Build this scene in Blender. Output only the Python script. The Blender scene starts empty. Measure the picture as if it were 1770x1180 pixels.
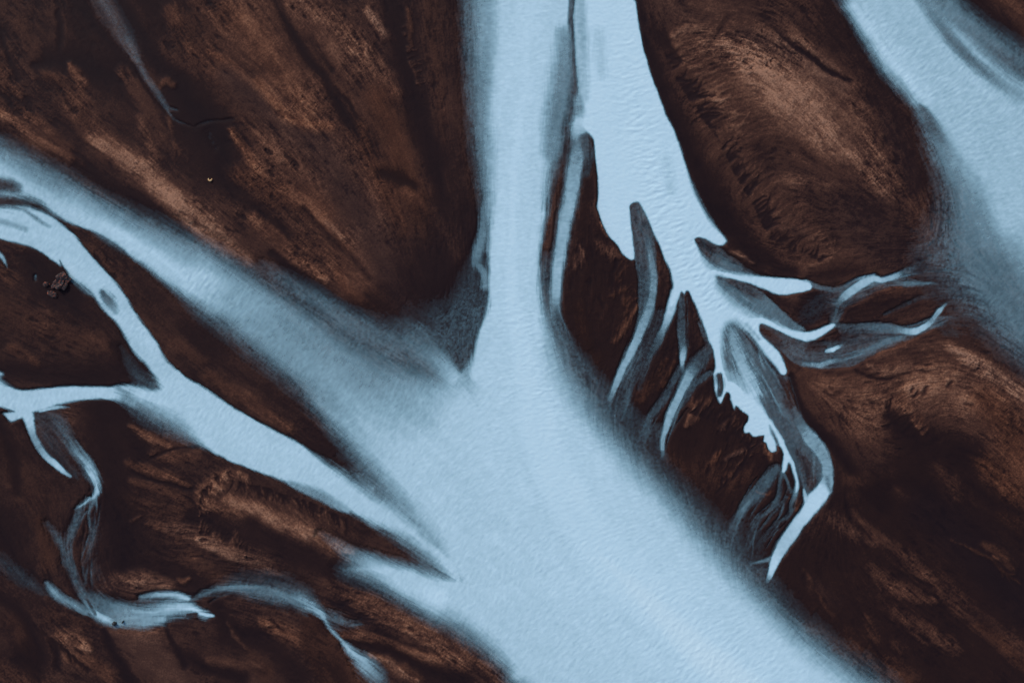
import math
import numpy as np

# ----------------------------------------------------------------------------
#  Aerial view of a glacial river braiding over dark volcanic sand.
#  Plan coordinates of the survey below are in decimetres: x to the east,
#  y to the south, origin at the north-west corner of the surveyed plain.
# ----------------------------------------------------------------------------
STEP = 1.5
rng = np.random.default_rng(7)
F = np.float32


def axis(a, b, step, n_far, growth):
    core = np.arange(a, b + step * .5, step)
    g = step * growth ** np.arange(1, n_far + 1)
    return np.concatenate([(a - np.cumsum(g))[::-1], core, b + np.cumsum(g)])


def make_grid(step, margin=90, n_far=90, growth=1.08):
    return (axis(-margin, 1770 + margin, step, n_far, growth),
            axis(-margin, 1180 + margin, step, n_far, growth))


def parse(s, k, default):
    """'x,y,w,level x,y ...' - values left out carry over from the point before"""
    out = []
    for tok in s.split():
        v = [float(t) for t in tok.split(',')]
        prev = out[-1] if out else default
        out.append(v + list(prev[len(v):k]))
    return np.array(out)


def catmull(p, sub):
    if len(p) < 3 or sub < 2:
        if len(p) == 2 and sub > 1:
            t = np.linspace(0, 1, sub + 1)[:, None]
            return p[0] * (1 - t) + p[1] * t
        return p
    q = np.vstack([2 * p[0] - p[1], p, 2 * p[-1] - p[-2]])
    out = []
    t = np.arange(sub) / sub
    t = t[:, None]
    for i in range(1, len(q) - 2):
        a, b, c, d = q[i - 1], q[i], q[i + 1], q[i + 2]
        cr = .5 * (2 * b + (c - a) * t + (2 * a - 5 * b + 4 * c - d) * t ** 2 + (3 * b - a - 3 * c + d) * t ** 3)
        li = b + (c - b) * t
        cr[:, 2:] = li[:, 2:]
        out.append(cr)
    out.append(q[-2][None])
    return np.vstack(out)


def smooth(t):
    t = np.clip(t, 0, 1)
    return t * t * (3 - 2 * t)


def hash2(ix, iy, seed):
    h = (ix.astype(np.int64) * 374761393 + iy.astype(np.int64) * 668265263 + seed * 974634777) & 0xffffffff
    h = ((h ^ (h >> 13)) * 1274126177) & 0xffffffff
    return ((h ^ (h >> 16)) & 0xffff).astype(F) / 65535.


def vnoise(x, y, seed):
    ix = np.floor(x); iy = np.floor(y)
    fx = (x - ix).astype(F); fy = (y - iy).astype(F)
    fx = fx * fx * (3 - 2 * fx); fy = fy * fy * (3 - 2 * fy)
    a = hash2(ix, iy, seed); b = hash2(ix + 1, iy, seed)
    c = hash2(ix, iy + 1, seed); d = hash2(ix + 1, iy + 1, seed)
    return (a + (b - a) * fx) * (1 - fy) + (c + (d - c) * fx) * fy


def fbm(x, y, scale, octv, seed):
    s = 0; amp = 1; tot = 0
    for o in range(octv):
        s = s + amp * vnoise(x / scale * 2 ** o + 17.3 * o, y / scale * 2 ** o - 9.1 * o, seed + o)
        tot += amp; amp *= .55
    return s / tot


class Survey:
    def __init__(self, step=STEP, xs=None, ys=None):
        if xs is None:
            xs, ys = make_grid(step)
        self.xs, self.ys, self.step = xs, ys, step
        self.nx, self.ny = len(xs), len(ys)
        self.X = np.broadcast_to(xs[None, :], (self.ny, self.nx))
        self.Y = np.broadcast_to(ys[:, None], (self.ny, self.nx))
        sh = (self.ny, self.nx)
        self.W = np.zeros(sh, F)           # how milky / deep the water is
        self.V = np.full(sh, .30, F)       # pale silt on black sand
        self.R = np.full(sh, .3, F)        # iron-rusty tint
        self.M = np.zeros(sh, F)           # smooth (fresh, wet) silt
        self.G = np.zeros(sh, np.int8)
        self.arrows = []
        self.ops = []
        self.group = 0

    # ---- recording --------------------------------------------------------
    def tang(self, p, w=1.):
        d = np.diff(p[:, :2], axis=0)
        L = np.hypot(d[:, 0], d[:, 1])
        for i in range(len(d)):
            n = max(1, int(L[i] / 18))
            if L[i] > 900:
                continue
            for k in range(n):
                c = p[i, :2] + d[i] * (k + .5) / n
                self.arrows.append((c[0], c[1], math.atan2(d[i, 1], d[i, 0]), w * min(L[i] / n, 18) / 18))

    def stroke(self, ch, s, soft=.8, lvl=1., op='max', o=1., feather=.6, sub=4, flow=1., hue=None, m=None):
        k = 4
        p = parse(s, k, [0, 0, 5, lvl]) if isinstance(s, str) else s
        p = catmull(p, sub)
        if flow:
            self.tang(p, flow)
        self.ops.append(('s', ch, p, soft, lvl, op, o, feather, hue, m, self.group))

    def poly(self, ch, s, soft=4., lvl=1., op='max', o=1., feather=.6, sub=3, flow=1., hue=None, m=None):
        p = parse(s, 3, [0, 0, soft])
        p = np.vstack([p, p[:1]])
        p = catmull(p, sub)
        if flow:
            self.tang(p, flow)
        self.ops.append(('p', ch, p, soft, lvl, op, o, feather, hue, m, self.group))

    def ribbon(self, ch, a, b, soft=4., lvl=1., op='max', o=1., feather=.6, sub=3, flow=1.):
        pa = catmull(parse(a, 3, [0, 0, soft]), sub)
        pb = catmull(parse(b, 3, [0, 0, soft]), sub)
        self.tang(pa, flow); self.tang(pb, flow)
        p = np.vstack([pa, pb[::-1], pa[:1]])
        self.ops.append(('p', ch, p, soft, lvl, op, o, feather, None, None, self.group))

    # ---- evaluation --------------------------------------------------------
    def window(self, x0, x1, y0, y1):
        i0, i1 = np.searchsorted(self.xs, [x0, x1]); j0, j1 = np.searchsorted(self.ys, [y0, y1])
        return max(i0 - 1, 0), min(i1 + 1, self.nx), max(j0 - 1, 0), min(j1 + 1, self.ny)

    def dist(self, p, reach):
        """distance to polyline, with the values carried by the nearest point"""
        na = p.shape[1] - 2
        mr = np.max(reach)
        I0, I1, J0, J1 = self.window(p[:, 0].min() - mr, p[:, 0].max() + mr, p[:, 1].min() - mr, p[:, 1].max() + mr)
        D = np.full((J1 - J0, I1 - I0), 1e9, F)
        A = np.zeros((na, J1 - J0, I1 - I0), F)
        for i in range(len(p) - 1):
            a, b = p[i], p[i + 1]
            r = max(reach[i], reach[i + 1])
            i0, i1, j0, j1 = self.window(min(a[0], b[0]) - r, max(a[0], b[0]) + r, min(a[1], b[1]) - r, max(a[1], b[1]) + r)
            if i1 <= i0 or j1 <= j0:
                continue
            x = self.xs[i0:i1].astype(F)[None, :] - F(a[0]); y = self.ys[j0:j1].astype(F)[:, None] - F(a[1])
            dx, dy = F(b[0] - a[0]), F(b[1] - a[1])
            L2 = dx * dx + dy * dy + F(1e-9)
            t = np.clip((x * dx + y * dy) / L2, 0, 1)
            d = np.hypot(x - t * dx, y - t * dy)
            sl = (slice(j0 - J0, j1 - J0), slice(i0 - I0, i1 - I0))
            if na >= 1:
                w = a[2] + (b[2] - a[2]) * t
            Dv = D[sl]
            # strokes compare d - w so that wide parts win
            m = d < Dv if not self._bywidth else (d - w) < Dv
            Dv[m] = (d if not self._bywidth else d - w)[m]
            for q in range(na):
                v = a[2 + q] + (b[2 + q] - a[2 + q]) * t
                A[q][sl][m] = v[m]
        return (I0, I1, J0, J1), D, A

    def inside(self, p, win):
        I0, I1, J0, J1 = win
        cnt = np.zeros((J1 - J0, I1 - I0 + 1), np.int32)
        ys = self.ys[J0:J1]
        for i in range(len(p) - 1):
            x0, y0, x1, y1 = p[i, 0], p[i, 1], p[i + 1, 0], p[i + 1, 1]
            if y0 == y1:
                continue
            if y0 > y1:
                x0, y0, x1, y1 = x1, y1, x0, y0
            j0, j1 = np.searchsorted(ys, [y0, y1])
            if j1 <= j0:
                continue
            yy = ys[j0:j1]
            xi = x0 + (x1 - x0) * (yy - y0) / (y1 - y0)
            c = np.clip(np.searchsorted(self.xs, xi) - I0, 0, I1 - I0)
            np.add.at(cnt, (np.arange(j0, j1), c), 1)
        # cell k is left of the crossing when k < c
        cs = cnt[:, ::-1].cumsum(1)[:, ::-1]
        return (cs[:, 1:] % 2) == 1

    def apply(self, op):
        kind, ch, p, soft, lvl, mode, o, feather, hue, m, grp = op
        if kind == 's':
            self._bywidth = True
            sf = np.maximum(p[:, 2] * soft, 1.5)
            reach = p[:, 2] + sf * 1.0 + 3
            win, D, A = self.dist(p, reach)
            I0, I1, J0, J1 = win
            if D.size == 0:
                return
            s = np.maximum(A[0] * soft * (1.9 if grp == 4 and ch == 'W' else 1.15), 1.5)
            sd = -D
            lv = A[1]
        else:
            self._bywidth = False
            reach = np.maximum(p[:, 2] * 2.0 + 10, 2) + 2
            mr = reach.max()
            win, D, A = self.dist(p, reach)
            I0, I1, J0, J1 = win
            if D.size == 0:
                return
            ins = self.inside(p, win)
            s = np.where(D > 1e8, 4., np.maximum(A[0] * 1.35 + 1, 1.5))
            s = s + 1.8 * np.maximum(np.minimum(s, 34) - 9, 0)
            sd = np.where(ins, D, -D)
            lv = lvl
        nz = self.lic[J0:J1, I0:I1]
        sd = sd + (nz - .5) * np.minimum(s, 26) * feather * .55
        t = np.clip(sd / s + .5, 0, 1)
        a = smooth(t) * o
        if np.isscalar(lv) is False:
            a = np.where(D > 1e8, 0, a)
        T = getattr(self, ch)[J0:J1, I0:I1]
        if mode == 'max':
            new = a * lv
            up = new > T
            if ch == 'W':
                # soft union, so that faint waters add up at their margins
                res = np.maximum(T, new) + .5 * np.minimum(T, new) * (1 - np.maximum(T, new))
                res = np.minimum(res, np.maximum(np.maximum(T, lv), new))
                Gv = self.G[J0:J1, I0:I1]
                Gv[up & (new > .02)] = grp
            else:
                res = np.maximum(T, new)
            T[:] = res
        else:
            T[:] = T + (lv - T) * a
        if hue is not None:
            T = self.R[J0:J1, I0:I1]; T[:] = T + (hue - T) * a
        if m is not None:
            T = self.M[J0:J1, I0:I1]; T[:] = T + (m - T) * a

    # ---- flow field and streaks --------------------------------------------
    def flow(self):
        A = np.array(self.arrows)
        keep = (A[:, 0] > -400) & (A[:, 0] < 2200) & (A[:, 1] > -400) & (A[:, 1] < 1600)
        A = A[keep]
        gx = np.arange(-400, 2201, 16.); gy = np.arange(-400, 1601, 16.)
        c = np.zeros((len(gy), len(gx))); s = np.zeros_like(c)
        c2, s2 = np.cos(2 * A[:, 2]), np.sin(2 * A[:, 2])
        for j, y in enumerate(gy):
            d2 = (gx[:, None] - A[None, :, 0]) ** 2 + (y - A[None, :, 1]) ** 2
            w = A[None, :, 3] / (d2 + 26 ** 2) ** 1.25
            c[j] = w @ c2; s[j] = w @ s2
        th = .5 * np.arctan2(s, c)
        fx = np.clip((self.xs + 400) / 16, 0, len(gx) - 1.001); fy = np.clip((self.ys + 400) / 16, 0, len(gy) - 1.001)
        def up(a):
            ix = fx.astype(int); iy = fy.astype(int)
            tx = (fx - ix)[None, :]; ty = (fy - iy)[:, None]
            r = a[iy][:, ix] * (1 - tx) + a[iy][:, ix + 1] * tx
            q = a[iy + 1][:, ix] * (1 - tx) + a[iy + 1][:, ix + 1] * tx
            return r * (1 - ty) + q * ty
        n = np.sqrt(c ** 2 + s ** 2) + 1e-30
        self.th = (.5 * np.arctan2(up(s / n), up(c / n))).astype(F)

    def streaks(self, noise, steps, th=None, h=1.):
        """smear noise along the flow (line integral)"""
        th = self.th if th is None else th
        ux = np.cos(th); uy = np.sin(th)
        jj, ii = np.meshgrid(np.arange(self.ny, dtype=F), np.arange(self.nx, dtype=F), indexing='ij')
        acc = noise.astype(F).copy(); wt = 1.
        for sgn in (1, -1):
            x = ii.copy(); y = jj.copy(); px, py = ux * sgn, uy * sgn
            for k in range(steps):
                x += px * h; y += py * h
                xi = np.clip(x + .5, 0, self.nx - 1).astype(np.int32); yi = np.clip(y + .5, 0, self.ny - 1).astype(np.int32)
                q = yi * self.nx + xi
                g = 1 - (k + 1) / (steps + 1)
                acc += noise.ravel()[q] * g
                nx_, ny_ = ux.ravel()[q], uy.ravel()[q]
                sg = np.where(nx_ * px + ny_ * py < 0, -1, 1).astype(F)
                px, py = nx_ * sg, ny_ * sg
        acc -= acc.mean(); acc /= acc.std() + 1e-9
        return acc.astype(F)

    def blur(self, a, n=1):
        for _ in range(n):
            b = a.copy()
            b[1:-1] = (a[:-2] + 2 * a[1:-1] + a[2:]) * .25
            a = b.copy()
            a[:, 1:-1] = (b[:, :-2] + 2 * b[:, 1:-1] + b[:, 2:]) * .25
        return a

    def warp(self, a, dx, dy):
        jj, ii = np.meshgrid(np.arange(self.ny, dtype=F), np.arange(self.nx, dtype=F), indexing='ij')
        x = np.clip(ii + dx, 0, self.nx - 1.001); y = np.clip(jj + dy, 0, self.ny - 1.001)
        ix = x.astype(np.int32); iy = y.astype(np.int32); tx = x - ix; ty = y - iy
        q = iy * self.nx + ix
        f = a.ravel()
        return ((f[q] * (1 - tx) + f[q + 1] * tx) * (1 - ty) + (f[q + self.nx] * (1 - tx) + f[q + self.nx + 1] * tx) * ty).astype(a.dtype)


# ----------------------------------------------------------------------------
#  The survey: every channel edge, veil of silty water and band of sediment
# ----------------------------------------------------------------------------
MAIN, RIGHT, CREEK, DELTA, POOL = 0, 1, 2, 3, 4


def survey_land(S):
    V = lambda s, lv, soft=1.0, o=1., hue=None, m=None, fe=.8, fl=.5: S.stroke('V', s, soft * 1.45, lv, 'set', o, fe, 4, fl, hue, m)
    PV = lambda s, lv, soft=30, o=1., hue=None, m=None: S.poly('V', s, soft, lv, 'set', o, .8, 3, .15, hue, m)
    # --- north-west plain
    PV('-300,-300 250,-300 300,40 330,160 390,300 330,330 220,280 100,225 -300,60', .24, 60)
    PV('250,-200 470,-200 560,0 640,190 700,330 690,480 650,545 560,480 470,440 400,330 400,250 330,150 290,40', .46, 50, hue=.5)
    V('0,10,30 50,40,30 90,70,25', .30)
    V('35,40,14 55,80,14 68,108,8', .42, hue=.4)
    V('-10,110,20 15,150,18 35,165,8', .45, hue=.5)
    V('20,70,8 45,110,8 62,132,5', .38)
    V('95,0,20 105,50,20 98,100,16', .30)
    V('60,112,6 100,108,22 160,120,30 210,130,26', .05, 1.2)
    V('100,20,5 108,60,5 104,90,4', .08)
    V('0,55,4 15,100,4 35,140,4', .08)
    V('80,128,8 100,140,14 125,160,20 150,210,22 190,255,22', .42, hue=.5)
    V('122,112,4 132,128,9 140,145,10', .55, hue=.6, m=0)
    V('0,160,4 60,225,6 120,262,5 165,295,5', .10)
    V('30,185,8 75,220,9 118,258,9', .50, hue=.55)
    V('-80,140,10 0,190,12 55,233,11 100,262,9 140,284,7', .56, hue=.55)
    V('130,0,12 165,30,16 210,90,14 250,150,12 290,205,12', .06)
    V('156,-60,16 172,-10,17 195,30,17 212,58,15 225,80,12 238,105,7 252,132,6 268,155,7 282,178,5', .5, .9, hue=0, m=.8)
    V('205,-10,10 235,50,12 262,95,14 290,125,16 320,150,16', .05)
    V('270,0,30 300,30,34 320,70,22', .08, 1.2)
    V('215,125,10 240,160,14 265,205,16 280,235,12', .42, hue=.4)
    V('165,240,12 200,262,14 250,290,18 290,330,22 335,370,22 385,415,20 425,448,14', .74, hue=.3, fe=1)
    V('210,280,8 260,310,14 300,350,14 345,390,12', .86, 1.4, .5, hue=.25)
    V('130,285,8 180,315,10 230,345,14 280,375,10 330,412,7', .08, 1.3)
    V('245,205,8 262,250,8 275,275,6', .50, hue=.4)
    V('310,160,28 345,200,36 385,250,40 390,300,26 410,330,16', .03, 1.3)
    V('335,225,3 362,213,3 400,206,3', .01, .8)
    V('395,290,10 420,330,12 450,370,16 520,430,10', .10, 1.4)
    V('275,150,5 288,140,6 300,148,5', .40, hue=.6)
    V('290,190,7 296,240,5 300,262,4', .30)
    V('300,20,14 335,80,20 370,105,20 420,140,18', .46, hue=.6)
    V('360,90,4 395,112,7 430,140,8 452,165,6', .66, hue=.8)
    V('400,225,6 425,260,8 448,300,10', .58, hue=.8)
    V('390,130,14 430,160,22 500,215,26 560,265,26 605,340,24 650,420,26 690,510,24', .36, 1.3, .8, hue=.0, m=.5)
    V('390,20,20 440,60,26 480,120,26 530,190,20', .58, hue=.7)
    V('445,140,7 490,195,10 530,215,10 570,220,8', .70, 1.2, hue=.85)
    V('470,-40,8 482,5,7 510,60,9 535,105,10 565,140,9 590,190,9 625,235,9 648,250,6', .06, 1.1)
    V('540,70,6 560,100,8 575,120,5', .10)
    V('580,150,3 600,175,3 620,210,3', .12)
    V('500,-10,20 540,30,26 590,80,30 640,130,24', .58, hue=.4)
    V('560,30,12 610,70,14 650,110,14 685,160,12', .68, hue=.4)
    V('635,20,6 655,40,8 665,60,8', .76, hue=.1)
    V('655,170,22 675,220,26 690,270,26 700,320,18', .42, 1.2, hue=.9, m=.7)
    V('620,215,10 640,270,12 665,330,12 700,400,10', .40, 1.2, hue=.8)
    V('665,-60,18 680,20,18 700,90,20 715,160,20 735,230,24 760,300,20 772,360,14', .06, 1.1)
    V('745,-40,14 750,80,14 760,160,12 768,240,9', .34, 1.3, hue=.5)
    V('705,15,4 708,50,5 712,80,4', .40, hue=.6)
    V('690,300,26 720,350,26 735,400,18', .36, 1.2, hue=.9)
    V('660,300,10 690,308,12 715,325,8', .08, 1.2)
    V('700,330,8 725,350,8', .50, hue=.8)
    V('410,300,12 470,330,20 530,350,22 560,372,18', .48, hue=.75)
    V('480,320,6 520,345,9 560,385,9 600,425,9', .68, 1.1, hue=.7)
    V('565,385,4 588,405,6 606,422,6', .80, 1.3, .8, hue=.3)
    V('525,360,4 560,400,5 590,430,5 640,480,4', .2, 1.8)
    V('440,380,10 480,415,12 530,455,12 560,480,8', .66, 1.1, hue=.6)
    V('520,420,14 570,450,18 620,500,16', .46, hue=.6)
    V('470,440,6 530,485,9 590,525,9 640,548,8', .08, 1.2)
    V('585,470,8 600,500,8 650,540,8', .42, hue=.8)
    V('650,520,20 670,545,18', .28, 1.3, hue=.6)
    PV('740,400 800,380 850,380 850,600 780,600 700,560 690,500', .08, 60, hue=.2)
    V('775,300,8 782,380,10 790,440,12', .25, 1.3, hue=.3)
    # --- between left channels
    PV('60,375 200,420 300,520 420,600 560,740 640,830 520,780 330,660 260,560 180,450', .20, 16)
    V('165,430,16 210,490,18 260,560,18 300,600,14', .34, 1.2, hue=.4)
    V('360,650,12 410,680,12 450,705,12 500,740,9', .44, 1.1, hue=.6)
    V('300,590,10 350,625,10', .38, hue=.5)
    # --- west plain
    PV('-300,410 60,430 150,500 220,590 260,660 120,660 -300,500', .20, 24)
    V('-40,520,26 30,545,28 100,575,26 170,590,20 210,610,14', .33, 1.2, hue=.5)
    V('20,600,8 45,615,9 62,625,7', .42, hue=.6)
    V('60,455,20 80,480,26 110,500,26 130,520,16', .06, 1.1)
    V('0,465,10 20,480,12', .34, hue=.5)
    V('-60,640,10 60,645,14 160,655,14 240,640,16', .08, 1.3)
    V('200,600,10 215,630,14 240,655,16', .12, 1.2)
    # --- south-west plain
    PV('-300,700 60,760 200,700 300,760 450,830 620,920 560,960 400,1000 200,1100 -300,1200', .24, 30)
    V('195,710,20 240,740,20 250,800,30 220,840,24', .07, 1.3)
    V('180,690,30 190,750,30 190,800,20', .09, 1.2)
    V('225,735,3 255,755,9 285,768,11 300,780,7', .48, 1.0, hue=.5)
    V('285,755,6 320,760,12 345,785,8', .36, hue=.4)
    V('265,785,7 300,790,10 335,790,6', .42, 1.1, hue=.5)
    V('255,795,3 290,778,2.5 340,772,2', .08)
    V('225,800,7 270,815,9 310,830,8 328,838,3', .46, 1, hue=.6)
    V('290,822,3 312,832,4 326,838,2', .62, hue=.6)
    V('230,830,7 280,845,10 318,860,8', .38, hue=.5)
    V('180,850,16 230,870,22 290,885,16 330,870,10', .30, 1.2, hue=.5)
    V('230,815,2.5 280,835,3 335,845,3', .07)
    V('10,770,20 40,830,26 70,870,26', .28, 1.2, hue=.5)
    V('0,730,8 20,780,10 30,850,8', .10)
    V('0,900,20 30,960,20 40,1000,12', .10, 1.3)
    V('70,900,12 80,940,14 85,980,10', .32, 1.1, hue=.7, m=.4)
    V('355,850,14 375,835,14 400,825,12', .62, .9, hue=.5)
    V('350,860,10 385,880,16 420,885,12', .52, hue=.5)
    V('400,835,12 450,850,13 500,870,13 560,900,12 620,925,8', .30, hue=.4)
    V('345,880,6 380,900,12 430,920,12 470,935,8', .16)
    V('395,860,10 430,875,11 470,893,14 520,915,16 560,940,16 600,955,12', .74, 1.1, hue=.4)
    V('430,872,6 480,898,9 530,925,9', .92, 1.3, .6, hue=.35)
    V('290,915,8 325,920,12 360,935,14 420,955,14 455,975,12 480,990,6', .52, 1.0, hue=.25)
    V('345,930,6 380,950,8 440,972,8', .72, 1.1, hue=.2)
    V('330,890,10 360,905,8 400,925,6', .08)
    V('440,915,12 480,940,16 540,965,16 600,1000,14 680,1045,12 760,1090,10', .14, 1.2)
    V('305,965,10 340,975,14 380,1000,14', .36, hue=.4)
    V('230,900,20 240,960,24 290,990,22 340,1010,18', .12, 1.3)
    V('190,860,22 200,920,26 215,980,24', .03, 1.3)
    V('310,1000,3 320,1003,5 328,998,3', .5, hue=.6)
    V('180,1010,12 230,1005,16 290,1015,14', .50, .9, hue=.2, m=.2)
    V('560,1010,10 620,1030,14 690,1060,16 760,1100,16 830,1140,14 880,1175,12', .50, 1.2, hue=.4)
    V('600,1035,8 660,1060,10 730,1100,10 800,1150,10', .62, 1.2, hue=.5)
    V('600,1100,8 650,1105,12 700,1125,14 760,1140,12', .56, 1.1, hue=.6)
    V('600,1105,3 660,1120,9 700,1135,9 750,1165,14 800,1180,14', .07, 1.1)
    V('640,1130,5 665,1140,8 690,1158,8 720,1172,8', .84, .9, hue=.35)
    V('655,1085,3 690,1105,3 740,1125,3', .2)
    V('700,1150,8 720,1170,10', .45, hue=.6)
    V('560,1120,22 600,1150,24 630,1200,24', .44, 1.1, hue=.6)
    PV('523,1058 545,1062 565,1075 580,1110 600,1150 620,1200 570,1200 530,1140 516,1110 520,1080', .26, 8, hue=.7, m=.3)
    V('455,1075,8 480,1085,14 505,1100,14 515,1110,8', .56, 1.1, hue=.7)
    V('470,1070,3 490,1090,3', .2)
    V('440,1100,12 480,1130,20 520,1170,20', .10, 1.3)
    V('430,1130,10 460,1160,14', .28, hue=.6)
    V('375,1040,10 400,1090,20 440,1100,14', .08, 1.2)
    V('395,1075,3 410,1100,4 425,1120,3', .38, hue=.4)
    V('290,1080,8 320,1100,20 360,1130,20 420,1150,20', .30, 1.2, hue=.3)
    V('360,1140,6 400,1145,8 450,1150,6', .44, hue=.4)
    V('300,1120,8 350,1150,9 420,1170,9', .08, 1.2)
    V('190,1080,18 220,1090,30 250,1120,34 290,1160,34 340,1230,36', .50, .7, hue=.15, m=1., fe=.2)
    V('180,1090,5 200,1130,7 230,1180,10', .05)
    V('285,1075,3 300,1110,4 320,1150,6', .08)
    V('85,1060,12 120,1070,14 160,1080,8', .28, hue=.5)
    V('105,1100,10 130,1108,16 150,1120,10', .62, 1, hue=.45)
    V('135,1108,3 150,1115,5 158,1120,3', .88, hue=.4)
    V('120,1135,8 160,1145,14 190,1170,12', .48, 1, hue=.6)
    V('20,1070,14 40,1100,16 60,1180,16', .26, 1.2, hue=.6)
    V('0,1030,8 40,1060,8 60,1100,10 70,1140,10', .07, 1.2)
    V('40,1140,18 60,1150,20', .05, 1.3)
    V('0,1150,14 40,1180,14', .34, hue=.5)
    V('95,1110,4 100,1150,6', .06)
    # --- island between the great channel and the delta
    PV('1000,380 1050,390 1100,460 1170,500 1230,640 1330,780 1370,880 1330,980 1260,960 1150,830 1060,730 990,600 970,520', .14, 20, hue=.6)
    V('1035,345,5 1038,370,6', .5, .9, hue=.5)
    V('1040,385,3 1050,405,4 1052,412,2', .78, 1, hue=.3)
    V('1018,270,8 1015,330,10 1010,390,10', .16, hue=.6)
    V('1000,425,3 1008,440,6 1000,452,8 995,462,5', .48, 1, hue=.3)
    V('1038,425,8 1055,435,11 1068,442,6', .52, 1, hue=.4)
    V('1000,530,10 1010,580,10 1030,620,10', .20, 1.2, hue=.9)
    V('1100,530,3 1088,555,4 1075,575,5 1062,590,4', .48, .9, hue=.7)
    V('1060,510,5 1080,500,4', .36, hue=.8)
    V('1150,620,3 1140,640,6 1120,665,7 1105,690,6', .36, 1, hue=.9)
    V('1165,625,3 1155,645,5 1140,670,6', .36, 1, hue=.9)
    V('1205,695,2.5 1195,715,4 1185,735,4', .66, .9, hue=.5)
    V('1225,690,5 1210,712,6 1195,728,5', .48, 1, hue=.5)
    V('1270,720,4 1255,735,7 1245,742,4', .46, .9, hue=.3)
    V('1318,762,3 1300,772,4 1275,783,4 1255,795,3', .42, .9, hue=.1)
    V('1323,770,3 1328,783,6 1332,795,4', .58, 1, hue=.7)
    V('1245,780,3 1235,795,6 1225,805,4', .46, 1, hue=.9)
    V('1160,790,16 1200,810,22 1260,830,20 1290,820,14', .24, 1.3, hue=.7)
    V('1310,850,2 1325,853,2.5 1335,846,2', .48, hue=.7)
    V('1370,858,5 1378,872,7 1380,885,5', .40, hue=.9)
    V('1095,215,2 1100,225,2', .2)
    # --- north-east plain
    PV('1100,-300 1460,-300 1500,60 1600,200 1640,420 1600,560 1420,480 1260,440 1180,240', .40, 30, hue=.4)
    V('1098,-60,8 1103,10,10 1122,90,12 1148,165,16 1170,220,22 1200,290,26 1230,350,28 1270,400,26 1310,450,18', .05, 1.1)
    V('1140,0,22 1170,20,22 1215,30,20', .42, 1.2, hue=.2, m=.3)
    V('1115,50,8 1150,70,10 1170,100,8', .20)
    V('1165,60,6 1190,52,9 1215,52,7', .66, 1, hue=.2)
    V('1225,70,20 1300,95,36 1370,150,52 1430,210,56 1480,280,44 1520,330,26', .72, 1.2, hue=.25)
    V('1260,80,14 1310,120,26 1360,170,34 1410,225,30 1450,270,20', .98, 1.4, .9, hue=.25)
    V('1280,60,10 1340,75,20 1400,110,20 1450,150,16', .58, 1.2, hue=.1)
    V('1330,45,3 1355,68,3 1385,90,4 1420,115,5 1445,130,4 1470,142,3', .05, .8, fe=2)
    V('1220,10,20 1300,20,26 1370,40,20', .40, 1.3, hue=.3)
    V('1240,60,3 1260,30,4 1300,25,3 1340,40,3', .28, 1.4)
    V('1400,-40,20 1440,30,26 1490,100,28 1530,170,28 1560,240,26 1590,310,18', .17, 1.2)
    V('1370,20,10 1420,70,12 1470,120,10', .22, 1.3)
    V('1530,210,12 1560,270,14 1580,320,12', .22, hue=.2)
    V('1370,250,10 1420,290,20 1480,320,20', .50, 1.3, hue=.4)
    V('1300,250,10 1330,270,16 1370,290,10', .24, 1.3)
    V('1330,300,30 1400,320,36 1470,350,36 1520,400,30', .30, 1.3, hue=.3)
    V('1340,310,10 1400,320,10 1450,320,8', .44, 1.3, hue=.3)
    V('1395,330,10 1420,370,14 1440,410,14', .25, 1.3)
    V('1340,390,6 1375,400,8 1400,410,5', .48, 1.1, hue=.25)
    V('1395,430,5 1425,440,8 1440,438,5', .50, 1.1, hue=.35)
    V('1370,400,5 1385,420,6', .4)
    V('1320,390,3 1345,400,3 1360,420,3', .3)
    V('1480,380,40 1560,440,40 1620,500,30', .24, 1.3, hue=.1)
    V('1257,437,2 1268,437,4 1282,440,5 1295,450,4 1305,456,2', .62, .8, hue=.1)
    V('1310,440,14 1340,460,14 1370,470,10', .10, 1.2)
    V('1350,510,6 1372,515,7 1382,522,4', .45, .9, hue=.3)
    V('1400,480,10 1440,470,14 1490,470,10', .2, 1.2, hue=.4)
    V('1510,515,6 1530,510,10 1555,500,8', .36, 1.2, hue=.6)
    V('1480,540,14 1530,530,20 1580,525,16', .18, 1.3, hue=.5)
    V('1410,520,14 1400,545,16 1390,560,8', .08, 1.2, hue=.1)
    # --- east plain
    PV('1360,640 1480,640 1560,600 1640,590 1720,640 2100,900 2100,1500 1560,1240 1400,1080 1330,1000 1400,910 1450,830 1440,760 1380,680', .15, 24, hue=.6)
    PV('1370,650 1490,640 1600,600 1700,640 1800,700 1900,900 1790,860 1650,760 1520,770 1440,760', .50, 30, hue=.45)
    V('1390,645,8 1420,655,12 1440,670,12', .50, 1.2, hue=.5)
    V('1520,610,8 1570,600,14 1620,600,12', .46, 1.1, hue=.4)
    V('1500,630,4 1530,642,8 1570,630,6', .60, 1.1, hue=.3)
    V('1480,640,3 1520,655,3 1570,645,3', .16, 1)
    V('1570,665,14 1610,660,22 1660,675,26 1700,700,20', .80, 1.3, hue=.4)
    V('1590,655,6 1630,668,10', .80, 1.3, .7, hue=.5)
    V('1560,680,4 1545,700,5', .55, hue=.6)
    V('1562,712,2 1568,714,4.5 1575,710,3', .86, .6, hue=.4)
    V('1605,735,2 1602,742,3 1600,750,2', .62, .8, hue=.7)
    V('1592,718,3 1594,728,3', .46, .8, hue=.8)
    for q in ('1577,668,2 1572,676,2', '1583,675,2 1577,686,2', '1600,668,2.5 1593,682,3', '1645,660,2.5 1637,667,3'):
        V(q, .3, 1.2)
    V('1640,600,8 1690,630,12 1740,660,14 1800,700,14', .85, 1.1, hue=.15, fe=1)
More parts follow.
